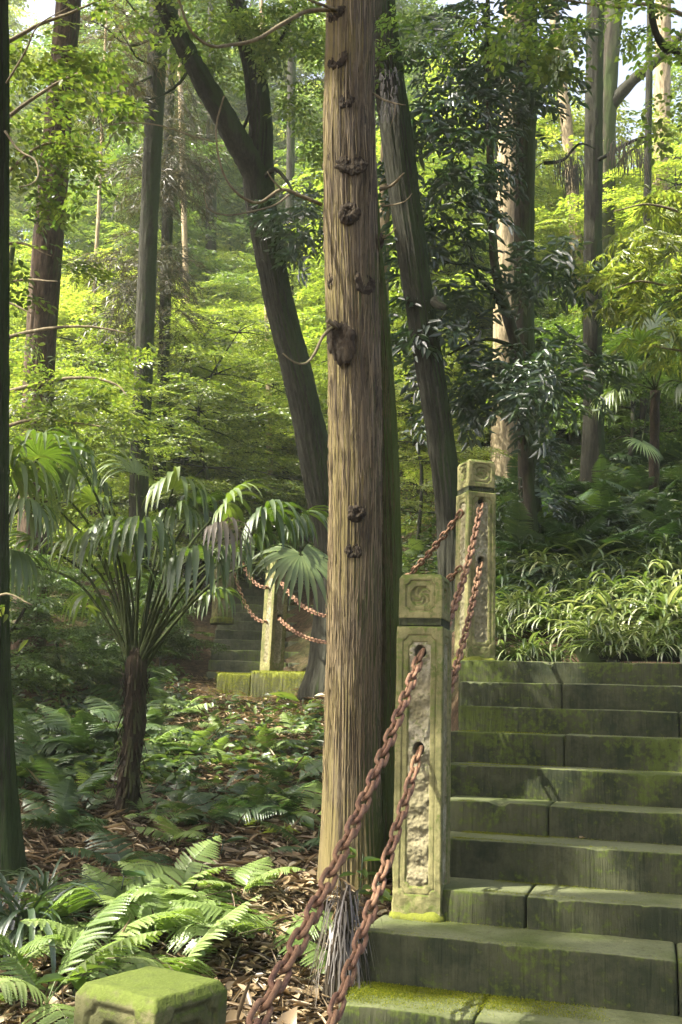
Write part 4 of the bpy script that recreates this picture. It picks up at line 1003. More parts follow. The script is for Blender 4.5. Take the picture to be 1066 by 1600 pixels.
put_crown(fork, [(470, 350, 10.4, 28, 20), (490, 330, 10.3, 20, 14), (445, 330, 10.4, 18, 10), (480, 380, 10.4, 22, 14)], SP_BROAD, 'dark', 150, 50, (.5, .8), 'low_foliage')

# needles and fibrous tufts
put_crown(cedar, [(266, 140, 14.8, 26, 40), (270, 210, 14.8, 30, 20), (250, 255, 14.6, 40, 16), (215, 268, 14.5, 30, 14), (280, 250, 14.7, 30, 14), (262, 310, 14.7, 22, 18), (230, 390, 14.5, 26, 22), (205, 430, 14.5, 28, 30), (262, 420, 14.7, 20, 26), (215, 480, 14.5, 26, 30), (300, 240, 14.7, 24, 10), (258, 500, 14.6, 20, 22), (185, 400, 14.5, 20, 18)], SP_NEEDLE, 'needle', 95, 51, (.8, 1.4))
put_crown(slender, [(160, 60, 12.6, 16, 45), (168, 110, 12.5, 20, 26), (158, 145, 12.5, 24, 16), (200, 85, 12.5, 16, 12), (230, 20, 12.7, 20, 14)], SP_NEEDLE, 'needle', 120, 52, (.7, 1.2))
def tuft(e, px, py, d, w, h, n, seed, mat='needle', name='fibre_tuft', L=.28):
    """hanging dead fibres on bark"""
    r = np.random.default_rng(seed); ac = Acc()
    for k in range(n):
        p = at(px + r.uniform(-w, w), py + r.uniform(-h, h), d - abs(r.normal()) * .1); l = L * r.uniform(.5, 1.3)
        a = r.uniform(-1.2, 1.2); q = np.array([0, .3, .65, 1])[:, None]
        P = p + np.array([sin(a), -.4, 0]) * l * .35 * q * (1 - .3 * q) + np.array([0, 0, -1.0]) * l * q**1.6
        wd = .0035 * r.uniform(.5, 1.3); s = np.array([wd, 0, 0])
        V = np.concatenate([P - s, P + s]); ac.add(V, np.array([[0, 1, 5, 4], [1, 2, 6, 5], [2, 3, 7, 6]]))
    o = ac.build(name, M[mat], e, smooth=False); o['kind'] = 'stuff'; return o
M['shag'] = leaf_material('shaggy_bark_fibre', [(0, (.007, .006, .004)), (.6, (.022, .017, .011)), (1, (.05, .038, .026))], .1, tint=(1, 1, .8), objvar=0)
tuft(leaner, 608, 140, 8.44, 14, 40, 90, 1, 'shag', L=.08)
hang = empty('dead_branch', tuple(at(905, 230, 9.5)), 'bare drooping branch hung with brown dead fibres, right of the evergreen crown', 'branch')
branch(hang, pxs([(935, 250), (990, 220), (1015, 215), (980, 240), (960, 262)], 10.5, 10), .02, .006, 'dark_bark')
tuft(hang, 980, 232, 10.1, 30, 16, 120, 7, 'needle', L=.22); tuft(hang, 890, 260, 9.9, 22, 22, 120, 8, 'needle', L=.2)
branch(hang, pxs([(850, 255), (880, 250), (905, 225), (930, 232)], 10, 10), .02, .006, 'dark_bark')

# ------------------------------------------------------------------ fan palms
def fan_leaf(hub, out, L, seed, droop=.8, n=34, spread=150, pleat=.35, tipcut=.0, mat='palm', split=.42):
    """one palmate leaf: pleated segments joined near the hub, tips hanging"""
    r = np.random.default_rng(seed); out = unit(out); side = unit(np.cross([0, 0, 1.0], out)) if abs(out[2]) < .97 else np.array([1.0, 0, 0])
    nrm = np.cross(out, side); ac = Acc(); dth = radians(2 * spread / n)
    tt = np.array([.04, .16, .3, .44, .58, .72, .86, 1.0])
    for k in range(n):
        th = radians(-spread) + dth * (k + .5) + r.normal() * .012
        l = L * (1 - .32 * (abs(th) / radians(spread))**2) * r.uniform(.9, 1.06)
        d0 = unit(out * cos(th) + side * sin(th) + nrm * .12 * cos(th)); p = np.array(hub, float); P = [p + d0 * l * tt[0]]; d = d0.copy(); dr = droop * r.uniform(.7, 1.35)
        kink = r.uniform(.4, .62)
        for a, b in zip(tt[:-1], tt[1:]):
            if b > kink - .12: d = unit(d + np.array([0, 0, -1.0]) * dr * (b - a) * 3.4)
            else: d = unit(d + np.array([0, 0, -1.0]) * dr * (b - a) * .5)
            P.append(P[-1] + d * l * (b - a))
        P = np.array(P); T = unit(np.gradient(P, axis=0)); s = np.cross(nrm, d0); s = unit(np.repeat(s[None], 8, 0) - T * (T @ s)[:, None]); u = np.cross(T, s)
        half = np.minimum(l * tt * tan(dth / 2) * 1.04, l * split * tan(dth / 2) * 1.02)
        half = half * np.where(tt > .6, np.clip((1.04 - tt) / .44, .06, 1), 1)
        zig = pleat * half
        Lf, Rt = P - s * half[:, None] + u * zig[:, None], P + s * half[:, None] + u * zig[:, None]
        V = np.concatenate([Lf, P, Rt]); i = np.arange(7)
        ac.add(V, [np.stack([i, i + 8, i + 9, i + 1], 1), np.stack([i + 8, i + 16, i + 17, i + 9], 1)])
    return ac
def palm_frond(e, base, hub, L, seed, droop=.8, spread=150, mat='palm', n=34, outv=None):
    base, hub = np.array(base, float), np.array(hub, float)
    mid = (base + hub) / 2 + np.array([0, 0, .16 * np.linalg.norm(hub - base)])
    ac = fan_leaf(hub, outv if outv is not None else (hub - mid) + np.array([0, 0, -.02]), L, seed, droop, n, spread)
    f = ac.build('frond', M[mat], e, smooth=False)
    pa = Acc(); pa.add(*tube([base, mid, hub], [.012, .008, .006], 7, .06))
    V, F = pa.arrays(); o = obj('stalk', mesh('stalk', V - np.array(e.location), F, M['stalk']), f)
    return f
pb = at(196, 1300, 6.0); pb[2] = gz(pb[0], pb[1]) - .02; pt = at(212, 1045, 5.95)
palm = empty('fan_palm', tuple(pb), 'large fan palm with a shaggy dark trunk and drooping fans, left of the big cypress', 'palm')
V, F = tube([pb - [0, 0, .15], pb + [.0, 0, .3], (pb + pt) / 2 + [.015, 0, .1], pt, pt + [.01, 0, .12]], [.08, .056, .054, .06, .03], 60, .015, bark_disp(70, .012, 9, 3, .2))
ac = Acc(); ac.add(V, F); ac.build('trunk', M['palm_fibre'], palm)
r = np.random.default_rng(71); ac = Acc()
for k in range(260):   # fibres and broken leaf bases on the trunk
    f = r.uniform(.1, 1); c = pb + (pt - pb) * f; a = r.uniform(0, 6.28); d = np.array([cos(a), sin(a), 0]); l = r.uniform(.06, .17)
    P = c + d * .05 + (d * .32 + np.array([0, 0, r.choice([-1, 1], p=[.6, .4]) * .8])) * l * np.array([0, .5, 1])[:, None]; s = np.cross(d, [0, 0, 1]) * r.uniform(.003, .009)
    V = np.concatenate([P - s, P + s]); ac.add(V, np.array([[0, 1, 4, 3], [1, 2, 5, 4]]))
ac.build('trunk_fibre', M['palm_fibre'], palm, smooth=False)
for k, (x, y, d, L, dr, sp) in enumerate([
    (125, 722, 5.9, .40, 1.2, 130), (218, 828, 5.45, .44, 1.7, 120), (175, 838, 5.6, .40, 1.5, 110),
    (300, 868, 5.5, .44, 2.0, 100), (350, 792, 6.1, .38, .7, 110), (410, 806, 5.9, .42, 1.3, 130), (352, 862, 5.6, .36, 2.2, 70), (455, 815, 6.3, .40, .9, 120),
    (95, 800, 6.3, .36, 1.4, 120), (150, 930, 6.5, .36, 1.5, 110), (255, 935, 6.4, .34, 1.6, 110)]):
    palm_frond(palm, pt + np.array([r.uniform(-.04, .04), r.uniform(-.04, .04), r.uniform(-.1, .1)]), at(x, y, d), L, 300 + k, dr, sp, n=24 if sp > 115 else 18)
palm_frond(palm, pt, at(212, 742, 6.35), .42, 339, .8, 75, n=20, outv=np.array([-.45, .35, .75]))
for k_, (x, y, d, ox) in enumerate([(60, 850, 6.3, -.5), (120, 860, 6.2, -.2), (275, 805, 6.4, .3), (200, 900, 6.3, -.1), (330, 930, 6.2, .4), (390, 850, 6.1, .4), (150, 785, 6.2, -.3), (270, 765, 6.4, .2), (40, 880, 6.4, -.6), (90, 760, 6.3, -.6), (160, 760, 6.6, -.4), (310, 790, 6.6, .2)]): palm_frond(palm, pt, at(x, y, d), .32 + .03 * (k_ % 4), 380 + k_, .6 + .6 * (k_ % 3), 95, n=17, outv=np.array([ox, -.35, .25]))
f = palm_frond(palm, pt, at(470, 866, 5.7), .4, 340, .45, 150, n=30, outv=np.array([.25, -.55, -.75]))
palm_frond(palm, pt, at(340, 830, 5.5), .36, 341, 2.0, 60, 'palm_dry', 12)
p2 = at(-60, 1250, 5.6); p2[2] = gz(p2[0], p2[1]); t2 = p2 + [0.02, 0, 1.3]
palm2 = empty('fan_palm', tuple(p2), 'fan palm reaching in from the left edge with pale drooping fans', 'palm')
ac = Acc(); ac.add(*tube([p2 - [0, 0, .1], (p2 + t2) / 2, t2], [.08, .06, .06], 30, .03, bark_disp(73, .01, 8, 3, .2))); ac.build('trunk', M['palm_fibre'], palm2)
for k, (x, y, d, L, dr) in enumerate([(15, 735, 5.4, .44, 1.0), (35, 790, 5.3, .4, 1.3), (60, 715, 5.6, .42, .9), (10, 860, 5.3, .42, 1.4), (-40, 700, 5.5, .5, .7)]): palm_frond(palm2, t2, at(x, y, d), L, 350 + k, dr, 150)
p3 = at(1022, 800, 11.2); p3[2] = gz(p3[0], p3[1]); t3 = at(1024, 610, 11.2)
palm3 = empty('fan_palm', tuple(p3), 'small thin-stemmed fan palm at the right with one pale fan facing the path', 'palm')
ac = Acc(); ac.add(*tube([p3 - [0, 0, .1], (p3 + t3) / 2, t3], [.06, .05, .05], 24, .04, bark_disp(74, .008, 8, 3, .2))); ac.build('trunk', M['palm_fibre'], palm3)
for k, (x, y, d, L, dr) in enumerate([(1045, 565, 10.9, .5, .4), (1000, 540, 11, .5, .5), (975, 570, 11, .45, .9), (1060, 530, 11.2, .5, .5), (1075, 600, 10.8, .5, 1.0), (960, 610, 11.1, .45, 1.0), (1020, 520, 11.4, .5, .4)]): palm_frond(palm3, t3, at(x, y, d), L, 360 + k, dr, 150)
palm_frond(palm3, t3, at(1003, 690, 10.8), .34, 369, .3, 125, n=26, outv=np.array([.3, -.5, -.7]))

# ------------------------------------------------------------------ ferns
def frond_arrays(seed, L=.6, W=.26, n=19, arch=.5, npin=8, tri=False):
    """a twice divided fern frond along +x, arching"""
    r = np.random.default_rng(seed); LT = leaf6(.5, .05, .1)
    q = np.linspace(.0, 1, 30); ang = .75 - (arch * 1.9) * q
    xz = np.cumsum(np.stack([np.cos(ang), np.sin(ang)], 1), 0) * L / 30; xz -= xz[0]
    ac = Acc(); P3 = np.stack([xz[:, 0], .012 * np.sin(q * 4 + seed), xz[:, 1]], 1)
    ac.add(*tube(P3[::4], np.linspace(.0035, .0008, len(P3[::4])), 5, .05))
    for k in range(n):
        f = .2 + .8 * (k + .3) / n; i = min(28, int(f * 29)); p = P3[i]; t = unit(P3[i + 1] - P3[i]); nz = unit(np.array([-t[2], 0, t[0]]))
        prof = (1 - f) / .8 if tri else np.sin(pi * min(1, (f - .1) / .9)**.75)
        wl = W * (max(.05, prof)**(.85)) * r.uniform(.9, 1.08)
        drp = r.uniform(.2, 1)
        for s in (-1, 1):
            d = unit(t * .42 + np.array([0, s, 0]) * .9 - nz * .10 + r.normal(size=3) * .03)
            m = max(5, int(13 * wl / W)); g = np.linspace(0, 1, 2 * m + 1); sd = unit(np.cross(nz, d)); sp = L * .8 / n
            C = p + d * wl * g[:, None] - nz * (wl * (.10 + .22 * drp) * g[:, None]**2)
            hw = sp * (.62 if not tri else .75) * (1 - g**1.8)**.8 * np.where(np.arange(2 * m + 1) % 2 == 1, 1.0, .52) * np.clip(g * 9 + .35, 0, 1) + .0006
            sh = d * (sp * .32 * (np.arange(2 * m + 1) % 2))[:, None]
            V = np.concatenate([C - sd * hw[:, None] + sh + nz * hw[:, None] * .25, C, C + sd * hw[:, None] + sh + nz * hw[:, None] * .25]); q_ = 2 * m + 1; ii = np.arange(2 * m)
            ac.add(V, [np.stack([ii, ii + 1, ii + q_ + 1, ii + q_], 1), np.stack([ii + q_, ii + q_ + 1, ii + 2 * q_ + 1, ii + 2 * q_], 1)])
    return ac.arrays()
FR = {}
for mat in ('fern', 'fern_dark'):
    FR[mat] = [mesh('frond', *frond_arrays(400 + k, L, W, n, ar, 9, tr), M[mat], False) for k, (L, W, n, ar, tr) in enumerate([(.6, .16, 19, .5, False), (.54, .18, 17, .62, False), (.66, .15, 21, .4, False), (.5, .21, 14, .55, True), (.58, .17, 18, .75, False)])]
def fern(x, y, size, nf, label, mat='fern', group=None, dz=0, aim=None, seed=0, lift=0.0):
    e = empty('fern', (x, y, gz(x, y) + .02 + dz), label, 'fern', group); r = random.Random(seed)
    for k in range(nf):
        o = bpy.data.objects.new('frond', FR[mat][r.randrange(5)]); COL.objects.link(o); o.parent = e
        a = (k + r.uniform(-.3, .3)) * 2 * pi / nf if aim is None else aim + r.uniform(-1.1, 1.1)
        o.rotation_euler = (r.uniform(-.45, .45), r.uniform(-.45, .3) - lift, a); s = size * 1.38 * r.uniform(.75, 1.15); o.scale = (s, s, s)
    return e
def gspot(px, py):
    """where the sight line through a photo pixel meets the ground"""
    ray = FW + RT * (px - 533) / F_PX - UP * (py - 800) / F_PX
    t = np.linspace(2, 60, 3000); P = EYE + ray * t[:, None]; h = P[:, 2] - ground(P[:, 0], P[:, 1], False)
    k = np.argmax(h < 0) if (h < 0).any() else 0
    return P[k, 0], P[k, 1]
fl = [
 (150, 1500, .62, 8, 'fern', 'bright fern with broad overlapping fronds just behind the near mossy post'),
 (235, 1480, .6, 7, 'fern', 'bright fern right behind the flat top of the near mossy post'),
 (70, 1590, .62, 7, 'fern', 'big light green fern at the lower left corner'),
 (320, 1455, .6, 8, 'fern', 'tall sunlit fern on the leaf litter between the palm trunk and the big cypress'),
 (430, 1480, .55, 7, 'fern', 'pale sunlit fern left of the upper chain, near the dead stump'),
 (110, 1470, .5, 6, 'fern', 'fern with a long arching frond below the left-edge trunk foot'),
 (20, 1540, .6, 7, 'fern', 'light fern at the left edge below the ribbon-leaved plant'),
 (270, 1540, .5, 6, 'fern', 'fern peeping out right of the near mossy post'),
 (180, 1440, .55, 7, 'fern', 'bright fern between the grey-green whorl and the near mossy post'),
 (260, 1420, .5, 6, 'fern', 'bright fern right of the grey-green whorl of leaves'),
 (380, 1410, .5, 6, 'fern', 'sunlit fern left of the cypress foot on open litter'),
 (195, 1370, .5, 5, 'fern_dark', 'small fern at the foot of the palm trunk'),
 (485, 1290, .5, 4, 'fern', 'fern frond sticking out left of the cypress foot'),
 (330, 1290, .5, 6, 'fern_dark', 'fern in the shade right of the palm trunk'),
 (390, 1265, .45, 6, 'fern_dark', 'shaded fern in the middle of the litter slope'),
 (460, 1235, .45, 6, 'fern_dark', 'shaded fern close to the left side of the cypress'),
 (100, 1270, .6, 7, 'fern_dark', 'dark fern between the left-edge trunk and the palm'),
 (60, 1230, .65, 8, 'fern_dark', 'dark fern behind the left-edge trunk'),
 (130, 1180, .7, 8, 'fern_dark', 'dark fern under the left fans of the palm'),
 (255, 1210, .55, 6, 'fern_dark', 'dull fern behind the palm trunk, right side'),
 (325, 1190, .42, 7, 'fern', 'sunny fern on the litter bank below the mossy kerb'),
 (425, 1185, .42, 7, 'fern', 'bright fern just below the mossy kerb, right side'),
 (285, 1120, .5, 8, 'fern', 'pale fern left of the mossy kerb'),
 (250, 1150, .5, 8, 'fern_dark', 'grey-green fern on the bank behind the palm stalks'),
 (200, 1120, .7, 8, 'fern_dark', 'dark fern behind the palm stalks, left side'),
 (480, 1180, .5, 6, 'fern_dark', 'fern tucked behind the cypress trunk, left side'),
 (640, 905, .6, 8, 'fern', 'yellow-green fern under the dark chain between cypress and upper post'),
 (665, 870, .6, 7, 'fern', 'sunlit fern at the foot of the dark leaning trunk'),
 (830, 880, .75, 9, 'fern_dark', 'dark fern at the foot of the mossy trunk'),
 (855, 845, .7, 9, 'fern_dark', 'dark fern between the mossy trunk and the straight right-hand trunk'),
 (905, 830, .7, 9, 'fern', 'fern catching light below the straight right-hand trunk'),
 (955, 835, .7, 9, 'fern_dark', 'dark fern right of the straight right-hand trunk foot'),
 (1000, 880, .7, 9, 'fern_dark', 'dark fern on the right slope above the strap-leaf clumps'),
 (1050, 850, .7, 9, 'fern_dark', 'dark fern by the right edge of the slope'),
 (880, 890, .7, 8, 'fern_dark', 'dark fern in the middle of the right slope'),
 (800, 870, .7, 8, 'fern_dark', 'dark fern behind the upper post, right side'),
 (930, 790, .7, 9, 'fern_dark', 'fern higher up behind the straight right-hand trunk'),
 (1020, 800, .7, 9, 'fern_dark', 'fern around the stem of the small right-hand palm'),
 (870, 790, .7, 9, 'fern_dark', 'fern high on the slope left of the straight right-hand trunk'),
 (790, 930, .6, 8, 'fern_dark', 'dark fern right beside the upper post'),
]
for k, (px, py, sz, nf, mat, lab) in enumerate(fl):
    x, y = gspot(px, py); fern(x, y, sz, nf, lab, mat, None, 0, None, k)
for k, (px, py, sz, mat, lab) in enumerate([(300, 1165, .34, 'fern', 'small sunny fern left on the litter bank'), (365, 1205, .36, 'fern', 'small sunny fern in the middle of the litter bank'), (350, 1240, .36, 'fern_dark', 'small shaded fern low on the litter bank'), (455, 1150, .34, 'fern', 'small fern under the right end of the mossy kerb'), (395, 1150, .32, 'fern', 'tiny bright fern under the middle of the mossy kerb'), (480, 1215, .34, 'fern_dark', 'small fern nearly touching the cypress, halfway up the bank'), (425, 1290, .4, 'fern_dark', 'fern above the two bright seedlings'), (280, 1250, .4, 'fern_dark', 'fern just right of the palm trunk, low'), (150, 1250, .45, 'fern', 'pale fern just left of the palm trunk'), (90, 1310, .45, 'fern_dark', 'fern on bare litter right of the left-edge trunk foot'), (230, 1180, .4, 'fern', 'pale fern directly behind the palm trunk')]):
    x, y = gspot(px, py); fern(x, y, sz, 7, lab, mat, None, 0, None, 60 + k)
r = random.Random(9); k = 0
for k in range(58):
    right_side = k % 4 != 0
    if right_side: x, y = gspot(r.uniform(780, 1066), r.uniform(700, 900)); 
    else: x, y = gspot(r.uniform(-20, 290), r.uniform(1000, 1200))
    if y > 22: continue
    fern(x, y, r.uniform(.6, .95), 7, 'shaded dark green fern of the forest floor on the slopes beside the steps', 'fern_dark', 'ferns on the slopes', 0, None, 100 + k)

r = random.Random(31)
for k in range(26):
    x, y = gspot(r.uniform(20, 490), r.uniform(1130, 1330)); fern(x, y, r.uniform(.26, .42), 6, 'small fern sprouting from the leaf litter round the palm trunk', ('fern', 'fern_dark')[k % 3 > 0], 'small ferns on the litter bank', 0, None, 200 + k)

# ------------------------------------------------------------------ strap-leaved clumps
def blades(seed, n=55, L=.42, w=.014, arch=2.2):
    r = np.random.default_rng(seed); ac = Acc()
    for k in range(n):
        a = r.uniform(0, 2 * pi); l = L * r.uniform(.55, 1.15); el = r.uniform(.75, 1.5); q = np.linspace(0, 1, 9)
        ee = el - arch * q**1.3 * r.uniform(.7, 1.2); st = np.stack([np.cos(ee), np.sin(ee)], 1) * l / 9; pz = np.cumsum(st, 0)
        d = np.array([cos(a), sin(a), 0]); P = d * pz[:, :1] + np.array([0, 0, 1.0]) * pz[:, 1:] + np.array([r.normal() * .03, r.normal() * .03, 0])
        s = np.array([-sin(a), cos(a), 0]); hw = w * r.uniform(.7, 1.2) * np.sin(np.clip(q * .9 + .1, 0, 1) * pi)**.5 * .5
        up = np.array([0, 0, 1.0]); V = np.concatenate([P - s * hw[:, None] + up * hw[:, None] * .5, P, P + s * hw[:, None] + up * hw[:, None] * .5]); i = np.arange(8)
        ac.add(V, [np.stack([i, i + 9, i + 10, i + 1], 1), np.stack([i + 9, i + 18, i + 19, i + 10], 1)])
    return ac.arrays()
BL = {'blade': [mesh('strap_leaf_plant', *blades(500 + k, 60, .46, .02), M['blade'], False) for k in range(4)], 'blade_dark': [mesh('strap_leaf_plant', *blades(510 + k, 50, .5, .022), M['blade_dark'], False) for k in range(4)]}
def clump(x, y, s, mat, label, group=None, z=None, seed=0):
    o = obj('strap_leaf_plant', BL[mat][seed % 4], None, (x, y, (gz(x, y) if z is None else z) - .01)); o.rotation_euler = (0, 0, seed * 2.4); o.scale = (s * 1.08, s * 1.08, s); return tag(o, label, 'plant', group)
cl = [(782, 1004, .8, 'low pale strap-leaved plant tucked against the right side of the upper post'), (795, 985, .85, 'strap-leaved plant right of the upper post base'), (835, 975, 1.0, 'arching strap-leaved plant at the left end of the sunlit row above the steps'), (870, 1000, 1.0, 'pale strap-leaved plant drooping over the top step'), (905, 960, 1.1, 'sunlit strap-leaved plant in the middle of the row above the steps'), (960, 950, 1.15, 'big yellowish strap-leaved plant with a brown stalk above the pot'),
      (1010, 955, 1.1, 'strap-leaved plant right of the brown stalk'), (1055, 930, 1.2, 'tall strap-leaved plant at the right edge above the trough'), (1040, 890, 1.15, 'pale strap-leaved plant higher on the bank at the right edge'), (985, 915, 1.0, 'strap-leaved plant on the bank above the pot')]
for k, (px, py, s, lab) in enumerate(cl): x, y = gspot(px, py); clump(x, y, s, 'blade', lab, None, None, k)
r = random.Random(4)
for k in range(22): x, y = gspot(r.uniform(790, 1066), r.uniform(900, 1015)); clump(x, y, r.uniform(.9, 1.3), 'blade', 'sunlit strap-leaved plant among the row above the steps', 'strap-leaved plants above the steps', None, k)
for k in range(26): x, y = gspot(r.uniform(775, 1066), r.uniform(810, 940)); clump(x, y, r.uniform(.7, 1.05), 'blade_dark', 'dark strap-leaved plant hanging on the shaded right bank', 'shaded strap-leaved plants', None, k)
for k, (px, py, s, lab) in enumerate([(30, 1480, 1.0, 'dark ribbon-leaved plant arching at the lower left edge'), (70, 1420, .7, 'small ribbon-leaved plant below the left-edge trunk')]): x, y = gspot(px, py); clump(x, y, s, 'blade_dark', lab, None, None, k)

for k, (px, d, s_, lab) in enumerate([(795, 6.85, .75, 'leftmost pale strap-leaved plant at the very edge of the top step'), (826, 6.8, .8, 'second pale strap-leaved plant from the upper post at the edge of the top step'), (862, 6.8, .8, 'third pale strap-leaved plant from the upper post at the edge of the top step')]):
    x, y = spot(px, 1010, d); clump(x, y, s_, 'blade', lab, None, CZ + .40, k + 1)

# pot and trough at the head of the steps
def lathe(prof, n=36, wob=.0, seed=0):
    prof = np.array(prof); m = len(prof); th = np.linspace(0, 2 * pi, n, endpoint=False)
    V = np.stack([np.cos(th)[:, None] * prof[None, :, 0], np.sin(th)[:, None] * prof[None, :, 0], np.repeat(prof[None, :, 1], n, 0)], -1).reshape(-1, 3)
    i = np.arange(n)[:, None] * m; j = np.arange(m - 1)[None]; a = (np.arange(n)[:, None] + 1) % n * m
    return V, np.stack([i + j, a + j, a + j + 1, i + j + 1], -1).reshape(-1, 4)
zt = CZ + .404
pp = at(926, 1028, 6.62); pot = empty('flower_pot', (pp[0], pp[1], zt), 'round green glazed pot of strap leaves on the top step', 'pot')
V, F = lathe([(0, .005), (.075, 0), (.085, .02), (.11, .07), (.122, .11), (.125, .13), (.132, .135), (.132, .15), (.118, .15), (.112, .12), (0, .118)]); obj('pot_body', mesh('pot_body', V, F, M['glaze']), pot)
V, F = lathe([(0, .126), (.06, .128), (.113, .122)], 30); obj('potting_soil', mesh('potting_soil', V, F, M['soil']), pot)
clump(pp[0], pp[1], .9, 'blade', 'strap-leaved plant growing in the round green pot', None, zt + .12, 2)
tp_ = at(1030, 1024, 6.5); tr = empty('planter', (tp_[0], tp_[1], zt), 'long dark trough at the right end of the top step', 'planter')
def trough(L, wd, h, th):
    o = np.array([(-L / 2, -wd / 2), (L / 2, -wd / 2), (L / 2, wd / 2), (-L / 2, wd / 2)]); i = o * np.array([(L - 2 * th) / L, (wd - 2 * th) / wd])
    V = np.array([(*p * np.array([.97, .9]), .03) for p in o] + [(*p, h) for p in o] + [(*p, h) for p in i] + [(*p * np.array([.97, .9]), h * .75) for p in i])
    F = [(0, 3, 2, 1)] + [(a, (a + 1) % 4, (a + 1) % 4 + 4, a + 4) for a in range(4)] + [(a + 4, (a + 1) % 4 + 4, (a + 1) % 4 + 8, a + 8) for a in range(4)] + [(a + 8, (a + 1) % 4 + 8, (a + 1) % 4 + 12, a + 12) for a in range(4)] + [(12, 13, 14, 15)]
    return V, np.array(F)
V, F = trough(.75, .2, .13, .014); o = obj('trough_body', mesh('trough_body', V, F, M['black'], False), tr); o.rotation_euler = (0, 0, PSI)
ft = Acc()
for sx in (-.28, .28):
    b = np.array([(x, y, z) for x in (sx - .04, sx + .04) for y in (-.07, .07) for z in (0, .031)]); ft.add(b, np.array([(0, 1, 3, 2), (4, 6, 7, 5), (0, 4, 5, 1), (2, 3, 7, 6), (0, 2, 6, 4), (1, 5, 7, 3)]))
V, F = ft.arrays(); o = obj('trough_feet', mesh('trough_feet', V, F, M['black'], False), tr); o.rotation_euler = (0, 0, PSI)
for k, dx in enumerate((-.24, 0, .24)): clump(tp_[0] + dx * AX[0], tp_[1] + dx * AX[1], .85, 'blade', ['strap-leaved plant at the left end of the dark trough', 'strap-leaved plant in the middle of the dark trough', 'strap-leaved plant at the right end of the dark trough'][k], None, zt + .1, k + 1)

for k, (dx, dy) in enumerate(((-.34, -.1), (-.12, -.13), (.1, -.12), (.3, -.12))): clump(tp_[0] + dx, tp_[1] + dy - dx * .3, .75, 'blade', 'strap-leaved plant spilling over the front of the dark trough', 'strap leaves in front of the trough', zt + .03, k + 3)

# ------------------------------------------------------------------ small broad-leaved plants
def leafy(x, y, n, L, label, mat='mid', seed=0, w=.42, h=.12, name='broadleaf_plant', spread=1.0, z=None):
    r = np.random.default_rng(seed); ac = Acc(); LT = leaf6(w, .06, .28); g = gz(x, y) if z is None else z
    ac.add(*tube([(0, 0, -.03), (.01, 0, h * .6), (.015, .01, h)], [.004, .003, .002], 6, .03))
    a = r.uniform(0, 6.28, n) + np.arange(n) * 2.4; el = r.uniform(-.1, .55, n); D = np.stack([np.cos(a) * np.cos(el), np.sin(a) * np.cos(el), np.sin(el)], 1)
    Pp = np.stack([np.cos(a) * .02, np.sin(a) * .02, h * r.uniform(.45, 1, n)], 1) * np.array([spread, spread, 1])
    ac.add(*instance(LT[0], LT[1], frames(D, np.array([0, 0, 1.0]) + r.normal(size=D.shape) * .15, L * r.uniform(.7, 1.1, n)), Pp))
    V, F = ac.arrays(); return tag(obj(name, mesh(name, V, F, M[mat], False), None, (x, y, g)), label, 'plant')
for k, (px, py, n, L, mat, h, lab) in enumerate([
    (185, 1420, 6, .2, 'dark', .16, 'whorl of large grey-green leaves among the bright ferns'), (345, 1330, 4, .15, 'dark', .08, 'two pale oval leaves low on the litter'), (405, 1300, 6, .1, 'spring', .1, 'little bright seedling on the shaded litter slope'), (440, 1310, 6, .1, 'spring', .1, 'second bright seedling, nearer to the cypress'),
    (495, 1320, 5, .15, 'mid', .14, 'broad green leaves at the left foot of the cypress'), (110, 1575, 5, .14, 'mid', .1, 'pair of glossy leaves left of the near mossy post'), (560, 1420, 9, .12, 'mid', .22, 'leafy seedling between the cypress foot and the white-panelled post'), (585, 1440, 9, .12, 'fresh', .16, 'fresh green seedling against the base of the white-panelled post'),
    (470, 1125, 5, .28, 'mid', .2, 'large upright pale leaves below the right end of the mossy kerb'), (20, 990, 12, .17, 'fresh', .5, 'bright leafy shoot at the left edge below the palm fans'), (500, 990, 8, .17, 'mid', .35, 'leafy shoot left of the cypress in front of the far steps'), (240, 1290, 7, .1, 'mid', .12, 'low leafy plant right of the palm foot')]):
    x, y = gspot(px, py); leafy(x, y, n, L, lab, mat, 600 + k, h=h)
sh = empty('leafy_shrub', (*spot(-60, 1000, 4.3), gz(*spot(-60, 1000, 4.3))), 'shrub with glossy light leaves poking in at the left edge, mid height', 'shrub')
branch(sh, [np.array(sh.location) + [0, 0, -.1], at(-60, 1000, 4.3), at(0, 930, 4.3), at(50, 945, 4.25)], .012, .003)
put_crown(sh, [(5, 905, 4.3, 22, 12), (30, 935, 4.25, 25, 12), (5, 960, 4.3, 22, 12), (50, 950, 4.2, 18, 8)], SP_BROAD, 'fresh', 420, 61, (.4, .6))

